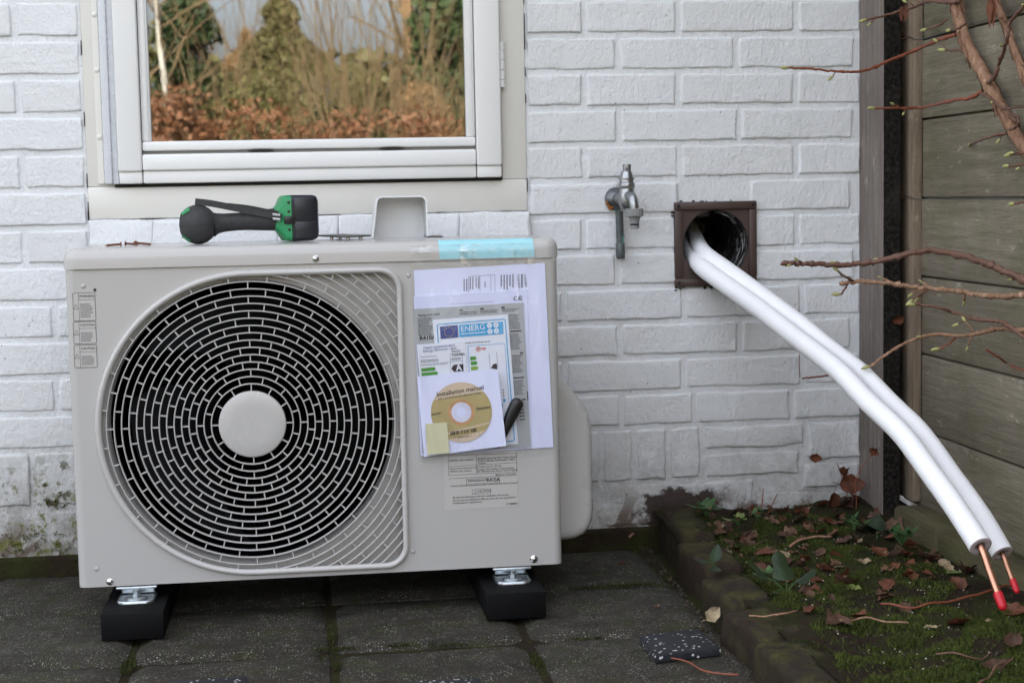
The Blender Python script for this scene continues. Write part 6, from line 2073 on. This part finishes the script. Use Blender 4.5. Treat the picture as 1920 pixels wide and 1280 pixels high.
leafy('weed_plant', (0.9558, -0.2902, 0.07), rosette(9, 0.020, 0.006, 0.016, 0.02), 'green', 'green weed tuft left of the post foot', 'weed')
leafy('weed_plant', (0.9685, -0.3693, 0.07), rosette(3, 0.045, 0.020, 0.012, 0.016), 'ivy', 'dark broad-leaved weed between the two green tufts', 'weed')
leafy('weed_plant', (0.6225, 0.0711, 0), rosette(6, 0.022, 0.007, 0.008, 0.016), 'green', 'tiny weed in the corner between wall and edging', 'weed')
leafy('weed_plant', (0.7046, -0.5738, 0.06), rosette(10, 0.014, 0.005, 0.012, 0.016), 'green', 'small bright weed beside the large ivy leaf', 'weed')

# moss cushions: short blades over the bed, edging tops and slab joints
def moss_patch(name, spots, count, lab, lenr=(0.003, 0.008)):
    m = MB()
    vs, fs = [], []
    for k in range(count):
        (x, y, zf, rx, ry) = random.choices(spots, [s[3] * s[4] for s in spots])[0]
        a, r_ = random.uniform(0, 6.28), math.sqrt(random.random())
        px_, py_ = x + rx * r_ * math.cos(a), y + ry * r_ * math.sin(a)
        dens = mnoise.noise(Vector((px_ * 17, py_ * 17, 5.0)))
        if dens < -0.05 and random.random() < 0.93: continue
        z = zf(px_, py_) - 0.001
        L = random.uniform(*lenr) * (1.0 + 0.9 * max(0, dens))
        b = random.uniform(0, 6.28)
        dx, dy = math.cos(b), math.sin(b)
        w = random.uniform(0.0006, 0.0013)
        lx_, ly_ = random.uniform(-0.6, 0.6) * L, random.uniform(-0.6, 0.6) * L
        i = len(vs)
        vs += [(px_ - dx * w, py_ - dy * w, z), (px_ + dx * w, py_ + dy * w, z), (px_ + lx_ + dx * w * 0.7, py_ + ly_ + dy * w * 0.7, z + L * 0.75), (px_ + lx_ * 1.3, py_ + ly_ * 1.3, z + L)]
        fs += [(i, i + 1, i + 2), (i, i + 2, i + 3)]
    m.add(vs, fs)
    return tag(m.build(name, MAT['moss' if count > 20000 else 'moss_dark']), lab, 'moss', kind='stuff')


MAT['moss_dark'] = crown_mat('dark moss', (0.008, 0.012, 0.003), (0.036, 0.042, 0.009), 26, 0.95)
random.seed(77)
bed_spots = [(0.80, -0.35, soil_z, 0.12, 0.25), (0.78, -0.62, soil_z, 0.10, 0.12), (0.93, -0.50, soil_z, 0.10, 0.18), (0.90, -0.85, soil_z, 0.20, 0.16), (0.80, -1.10, soil_z, 0.14, 0.22), (1.0, -0.95, soil_z, 0.10, 0.2), (0.86, -0.18, soil_z, 0.13, 0.10), (0.9, -1.2, soil_z, 0.2, 0.2)]
moss_patch('moss', bed_spots, 90000, 'green moss carpeting the planting bed')
ed_spots = [(x0 + w * 0.75, (ya + yb) / 2, (lambda x, y, zz=zt_: zz - 0.003), w * 0.45, abs(ya - yb) * 0.5) for (x0, ya, yb, zt_, w, _) in es[:5]]
moss_patch('moss', ed_spots, 5000, 'moss creeping over the edging bricks', (0.002, 0.004))
jt = []
for (p, rx, ry) in (((-0.2701, -0.6185, 0), 0.010, 0.05), ((0.0283, -0.5037, -0), 0.006, 0.06), ((0.0332, -0.6521, 0), 0.008, 0.05), ((0.0829, -0.5907, 0), 0.10, 0.006), ((0.2356, -0.6071, 0), 0.07, 0.006), ((0.3823, -0.6133, 0), 0.06, 0.006), ((0.3224, -0.7376, 0), 0.010, 0.06), ((0.5189, -0.3001, 0), 0.08, 0.008), ((0.002, -0.6596, 0), 0.03, 0.03), ((0.5904, -0.6796, 0), 0.014, 0.2), ((0.6102, -0.2725, 0), 0.02, 0.1), ((-0.5096, 0.0207, 0), 0.10, 0.010)):
    jt.append((p[0], p[1], lambda x, y: -0.006, rx, ry))
moss_patch('moss', jt, 9000, 'moss growing in the joints between the slabs', (0.002, 0.0045))
m = MB()       # cushion moss clinging to the stained bricks at the left foot of the wall
for (c_, r_, n_) in (((-0.4567, 0, 0.1313), 0.020, 420), ((-0.4408, 0, 0.1464), 0.010, 160), ((-0.4424, 0, 0.1959), 0.010, 120), ((-0.4757, 0, 0.1292), 0.008, 90), ((-0.4553, 0, 0.1609), 0.007, 80), ((-0.4762, 0, 0.1618), 0.005, 50), ((-0.5035, 0, 0.0602), 0.03, 260), ((-0.5417, 0, 0.0521), 0.03, 260), ((-0.4565, 0, 0.0499), 0.03, 220)):
    for k in range(n_):
        a = random.uniform(0, 6.28)
        q = r_ * random.random() ** 0.6
        x, z = c_[0] + q * math.cos(a), c_[2] + q * math.sin(a) * 0.8
        if mnoise.noise(Vector((x * 90, z * 90, 3))) < -0.05: continue
        h = random.uniform(0.002, 0.005)
        w = random.uniform(0.0008, 0.0016)
        b = random.uniform(0, 6.28)
        m.add([(x - w * math.cos(b), 0.001, z - w * math.sin(b)), (x + w * math.cos(b), 0.001, z + w * math.sin(b)), (x + random.uniform(-0.002, 0.002), -0.003 - h, z + random.uniform(-0.001, 0.003))], [(0, 1, 2)])
tag(m.build('moss', crown_mat('wall moss', (0.09, 0.10, 0.014), (0.24, 0.235, 0.05), 40, 0.95)), 'yellow-green cushion moss on the stained wall left of the unit', 'moss', kind='stuff')
m = MB()       # crumbs of soil and leaf on the bed and in the gutter by the edging
for k in range(1500):
    if k < 1050:
        x, y = random.uniform(0.73, 1.08), -0.02 - 1.3 * random.random()
        z = soil_z(x, y)
    else:
        y = -0.02 - 1.2 * random.random()
        x, z = 0.642 + 0.045 * y - abs(random.gauss(0, 0.012)), -0.003
    s_ = random.uniform(0.001, 0.0042)
    d = [Vector((random.gauss(0, 1), random.gauss(0, 1), random.gauss(0, 0.6))).normalized() * s_ for _ in range(4)]
    m.add([(x + q.x, y + q.y, z + q.z + s_ * 0.5) for q in d], [(0, 1, 2), (0, 2, 3), (0, 3, 1), (1, 3, 2)])
tag(m.build('debris', plain('soil crumbs', (0.055, 0.038, 0.026), 0.95, var=0.7, scale=35)), 'crumbs of soil and leaf scattered over bed and gutter', 'debris', kind='stuff')
m = MB()
for k in range(260):      # fine white grit
    x, y = random.uniform(0.72, 1.06), -0.1 - 1.1 * random.random()
    s_ = random.uniform(0.0006, 0.0018)
    z = soil_z(x, y) + 0.004
    m.add([(x - s_, y, z), (x, y - s_, z), (x + s_, y, z), (x, y, z + s_)], [(0, 1, 3), (1, 2, 3), (0, 3, 2)])
tag(m.build('grit', plain('pale grit', (0.42, 0.38, 0.30), 0.8, var=0.2)), 'pale grit specks on the bed', 'grit', kind='stuff')

# ------------------------------------------------------------------ garden across from the wall (mirrored in the window)
random.seed(5)


def leaf_cloud(m, n, fn, size, flat=0.6):
    for k in range(n):
        p = fn()
        if p is None: continue
        s_ = size * random.uniform(0.6, 1.3)
        a = Vector((random.gauss(0, 1), random.gauss(0, 1), random.gauss(0, 1))).normalized()
        b = a.orthogonal().normalized()
        b = (b * math.cos(k) + a.cross(b) * math.sin(k)) * s_ * 0.5 * flat
        a = a * s_ * 0.5
        p = Vector(p)
        m.add([p - a, p + b, p + a, p - b], [(0, 1, 2, 3)])


def grow(m, p, d, L, r_, depth, spread=0.5, seg=3, kids=(2, 3)):
    pts, rad = [p], [r_]
    for i in range(seg):
        d = (d + Vector((random.gauss(0, 0.10), random.gauss(0, 0.10), random.gauss(0, 0.06)))).normalized()
        pts.append(pts[-1] + d * L / seg)
        rad.append(r_ * (1 - 0.45 * (i + 1) / seg))
    m.tube(pts, rad, 5 if depth > 1 else 4, cap=False)
    if depth <= 0: return
    for k in range(random.randint(*kids)):
        i = random.randint(1, seg)
        nd = (d + Vector((random.gauss(0, spread), random.gauss(0, spread), random.uniform(0.0, 0.5)))).normalized()
        grow(m, pts[i], nd, L * random.uniform(0.5, 0.8), rad[i] * 0.6, depth - 1, spread, seg, kids)


MAT['copper_leaf'] = leaf_mat('copper beech leaf', (0.19, 0.080, 0.036), (0.33, 0.165, 0.085))
MAT['conifer'] = crown_mat('dark conifer', (0.012, 0.028, 0.010), (0.045, 0.065, 0.022), 1.5)
MAT['olive'] = crown_mat('olive conifer', (0.030, 0.034, 0.010), (0.095, 0.082, 0.028), 1.6)
MAT['gold_twig'] = plain('sunlit winter twigs', (0.135, 0.088, 0.040), 0.8, var=0.3, scale=3)
MAT['ochre'] = crown_mat('ochre larch', (0.12, 0.062, 0.026), (0.21, 0.12, 0.05), 2)
MAT['birch'] = plain('birch bark', (0.36, 0.33, 0.28), 0.8, var=0.35, scale=9)
MAT['orange_bark'] = plain('orange brown trunk', (0.21, 0.12, 0.055), 0.85, var=0.3, scale=6, bump=0.5, bscale=20)

hedge = root('beech_hedge', (0, -12, 0), 'copper-leaved beech hedge across the garden, mirrored in the window', 'hedge')
m = MB()
def hp():
    x = random.uniform(-3.6, 3.4)
    top = 1.50 + 0.16 * mnoise.noise(Vector((x * 1.4, 0, 2))) - 0.10 * sstep(-0.9, 0.2, x) + 0.10 * math.exp(-((x + 0.95) / 0.25) ** 2)
    z = top + 0.10 - abs(random.gauss(0, 0.6))
    if z > top and random.random() < 0.75: return None
    if z < 0.05: return None
    y = -12 + random.uniform(-0.45, 0.45)
    keep = 1.0 if x < -0.75 else 0.50
    keep *= 0.55 + 0.9 * mnoise.noise(Vector((x * 3.2, z * 3.2, 7)))
    return (x, y, z) if random.random() < keep else None
leaf_cloud(m, 42000, hp, 0.062, 0.62)
m.build('foliage', MAT['copper_leaf'], hedge)
m = MB()
for k in range(90):
    x = random.uniform(-3.5, 3.4)
    grow(m, Vector((x, -12 + random.uniform(-0.3, 0.3), 0)), Vector((random.gauss(0, 0.12), 0, 1)), random.uniform(0.9, 1.3), 0.016, 1, 0.3)
m.build('branches', MAT['gold_twig'], hedge)


def conifer(name, x, y, h, w, mat, lab, n=9000, base=0.3, sz=0.16):
    o = root(name, (x, y, 0), lab, 'tree', 'trees across the garden')
    m = MB()
    m.tube([(x, y, 0), (x, y, h * 0.6), (x, y, h * 0.97)], [0.09, 0.05, 0.01], 8)
    m.build('trunk', MAT['bark_dark'], o, True)
    m = MB()
    def fn():
        t = random.random() ** 0.8
        z = base + (h - base) * (1 - t)
        wob_ = 0.75 + 0.5 * mnoise.noise(Vector((z * 2.2, x, 1))) + 0.25 * math.sin(z * 9 + x)
        a = random.uniform(0, 6.28)
        r_ = w * (t ** 0.75) * wob_ * random.uniform(0.35, 1.0) * (0.8 + 0.35 * mnoise.noise(Vector((a * 1.2, z * 2, 4))))
        return (x + r_ * math.cos(a), y + r_ * math.sin(a), z - 0.25 * r_)
    leaf_cloud(m, n, fn, sz, 0.35)
    m.build('crown', MAT[mat], o)
    return o


def bushy(name, x, y, z0, z1, w, mat, lab, n=7000, sz=0.14, cat='shrub', grp=None):
    o = root(name, (x, y, 0), lab, cat, grp)
    m = MB()
    for k in range(5):
        m.tube([(x, y, 0), (x + random.gauss(0, w * 0.2), y + random.gauss(0, w * 0.2), z1 * 0.5), (x + random.gauss(0, w * 0.4), y + random.gauss(0, w * 0.4), z1 * 0.9)], [0.05, 0.03, 0.01], 5)
    m.build('trunk', MAT['bark_dark'], o)
    m = MB()
    def fn():
        v = Vector((random.gauss(0, 1), random.gauss(0, 1), random.gauss(0, 1))).normalized() * random.random() ** 0.35
        p = Vector((x + v.x * w, y + v.y * w, (z0 + z1) / 2 + v.z * (z1 - z0) / 2))
        return p if mnoise.noise(p * 1.6) > -0.18 else None
    leaf_cloud(m, n, fn, sz, 0.6)
    m.build('crown', MAT[mat], o)
    return o


bushy('holly_tree', -1.60, -22, 0.4, 4.0, 0.62, 'conifer', 'dark green holly beside the birch, mirrored in the window', 11000, 0.11, 'tree', 'trees across the garden')
conifer('spruce_tree', -0.25, -29, 4.8, 3.0, 'olive', 'pointed olive spruce in the middle of the mirrored garden', 22000, 0.3, 0.17)
conifer('spruce_tree', -1.05, -33, 4.4, 2.6, 'ochre', 'brownish conifer between the holly and the spruce in the reflection', 16000, 0.3, 0.18)
bushy('olive_shrub', -0.75, -20, 0.2, 2.55, 0.75, 'olive', 'olive twiggy shrub between the holly and the spruce in the reflection', 9000, 0.09, 'shrub', None)
bushy('olive_shrub', 0.75, -19, 0.2, 2.5, 0.8, 'olive', 'olive shrub right of the pointed spruce in the reflection', 9000, 0.09, 'shrub', None)
bushy('brown_shrub', 1.5, -17, 0.2, 2.1, 0.55, 'ochre', 'brown shrub at the foot of the orange trunk in the reflection', 8000, 0.08, 'shrub', None)
conifer('spruce_tree', 0.7, -38, 4.3, 3.4, 'olive', 'far low olive conifer right of the pointed spruce in the reflection', 9000, 0.2, 0.26)
bushy('ivy_tree', 2.25, -20, 0.2, 4.8, 0.72, 'conifer', 'dark ivy-clad tree at the right edge of the reflection', 13000, 0.12, 'tree', 'trees across the garden')
bushy('brown_shrub', -2.45, -20, 0.2, 4.8, 0.42, 'ochre', 'brown-leaved tall shrub at the left edge of the reflection', 9000, 0.10, 'shrub', None)
bushy('olive_shrub', 0.1, -16, 0.2, 2.35, 1.15, 'olive', 'low olive shrub behind the middle of the hedge in the reflection', 12000, 0.07, 'shrub', None)
for (x, y, h, r_, mt, lab) in ((-1.66, -18, 6.5, 0.055, 'birch', 'white birch trunk in the mirrored garden'), (1.66, -20, 7.0, 0.14, 'orange_bark', 'thick orange-brown bare trunk in the mirrored garden'), (-2.02, -19, 7, 0.10, 'bark_dark', 'dark bare trunk left of the birch in the reflection')):
    o = root('bare_tree', (x, y, 0), lab, 'tree', 'trees across the garden')
    m = MB()
    m.tube(catmull([(x, y, 0), (x + 0.05, y, h * 0.25), (x - 0.04, y, h * 0.5), (x + 0.05, y, h)], 5), [r_ * (1 - 0.6 * i / 15) for i in range(16)], 10, wob=0.06)
    m.build('trunk', MAT[mt], o, True)
    m = MB()
    for k in range(9):
        z = random.uniform(1.6, h * 0.8)
        a = random.uniform(0, 6.28)
        grow(m, Vector((x, y, z)), Vector((math.cos(a), math.sin(a) * 0.5, 0.7)).normalized(), 1.2, r_ * 0.28, 2, 0.45)
    m.build('crown', MAT['gold_twig'], o)
for (x, y, h, cnt, lab) in ((0.62, -14, 2.6, 12, 'clump of bare yellow stems right of the spruce in the reflection'), (0.95, -15, 3.0, 12, 'clump of bare yellow stems fanning up before the orange trunk'), (1.35, -13.5, 2.4, 12, 'dense bare shrub below the orange trunk in the reflection'), (1.75, -13, 1.75, 16, 'low straw-coloured shrub at the right of the reflection'), (0.1, -18, 3.4, 8, 'tall bare shrub before the spruce in the reflection'), (-0.7, -17, 3.0, 8, 'tall bare shrub left of the spruce in the reflection'), (1.1, -24, 5.0, 10, 'tall bare tree clump behind the yellow stems in the reflection')):
    o = root('bare_shrub', (x, y, 0), lab, 'shrub', 'bare shrubs across the garden')
    m = MB()
    for k in range(cnt):
        grow(m, Vector((x + random.gauss(0, 0.10), y + random.gauss(0, 0.1), 0)), Vector((random.gauss(0, 0.14), random.gauss(0, 0.12), 1)).normalized(), h * random.uniform(0.6, 1.0), 0.013 * (h / 2.4) ** 0.5, 2, 0.22, 4, (2, 3))
    m.build('branches', MAT['gold_twig'], o)
# far belt of trees that closes the garden
far = MB()
def fb():
    x = random.uniform(-26, 26)
    top = 5.8 + 1.8 * mnoise.noise(Vector((x * 0.35, 3, 1)))
    return (x, -55 + random.uniform(-3, 3), random.uniform(0, 1) ** 0.8 * top)
leaf_cloud(far, 22000, fb, 0.5, 0.6)
tag(far.build('treeline', MAT['olive']), 'far belt of olive trees closing the mirrored garden', 'trees', kind='stuff')
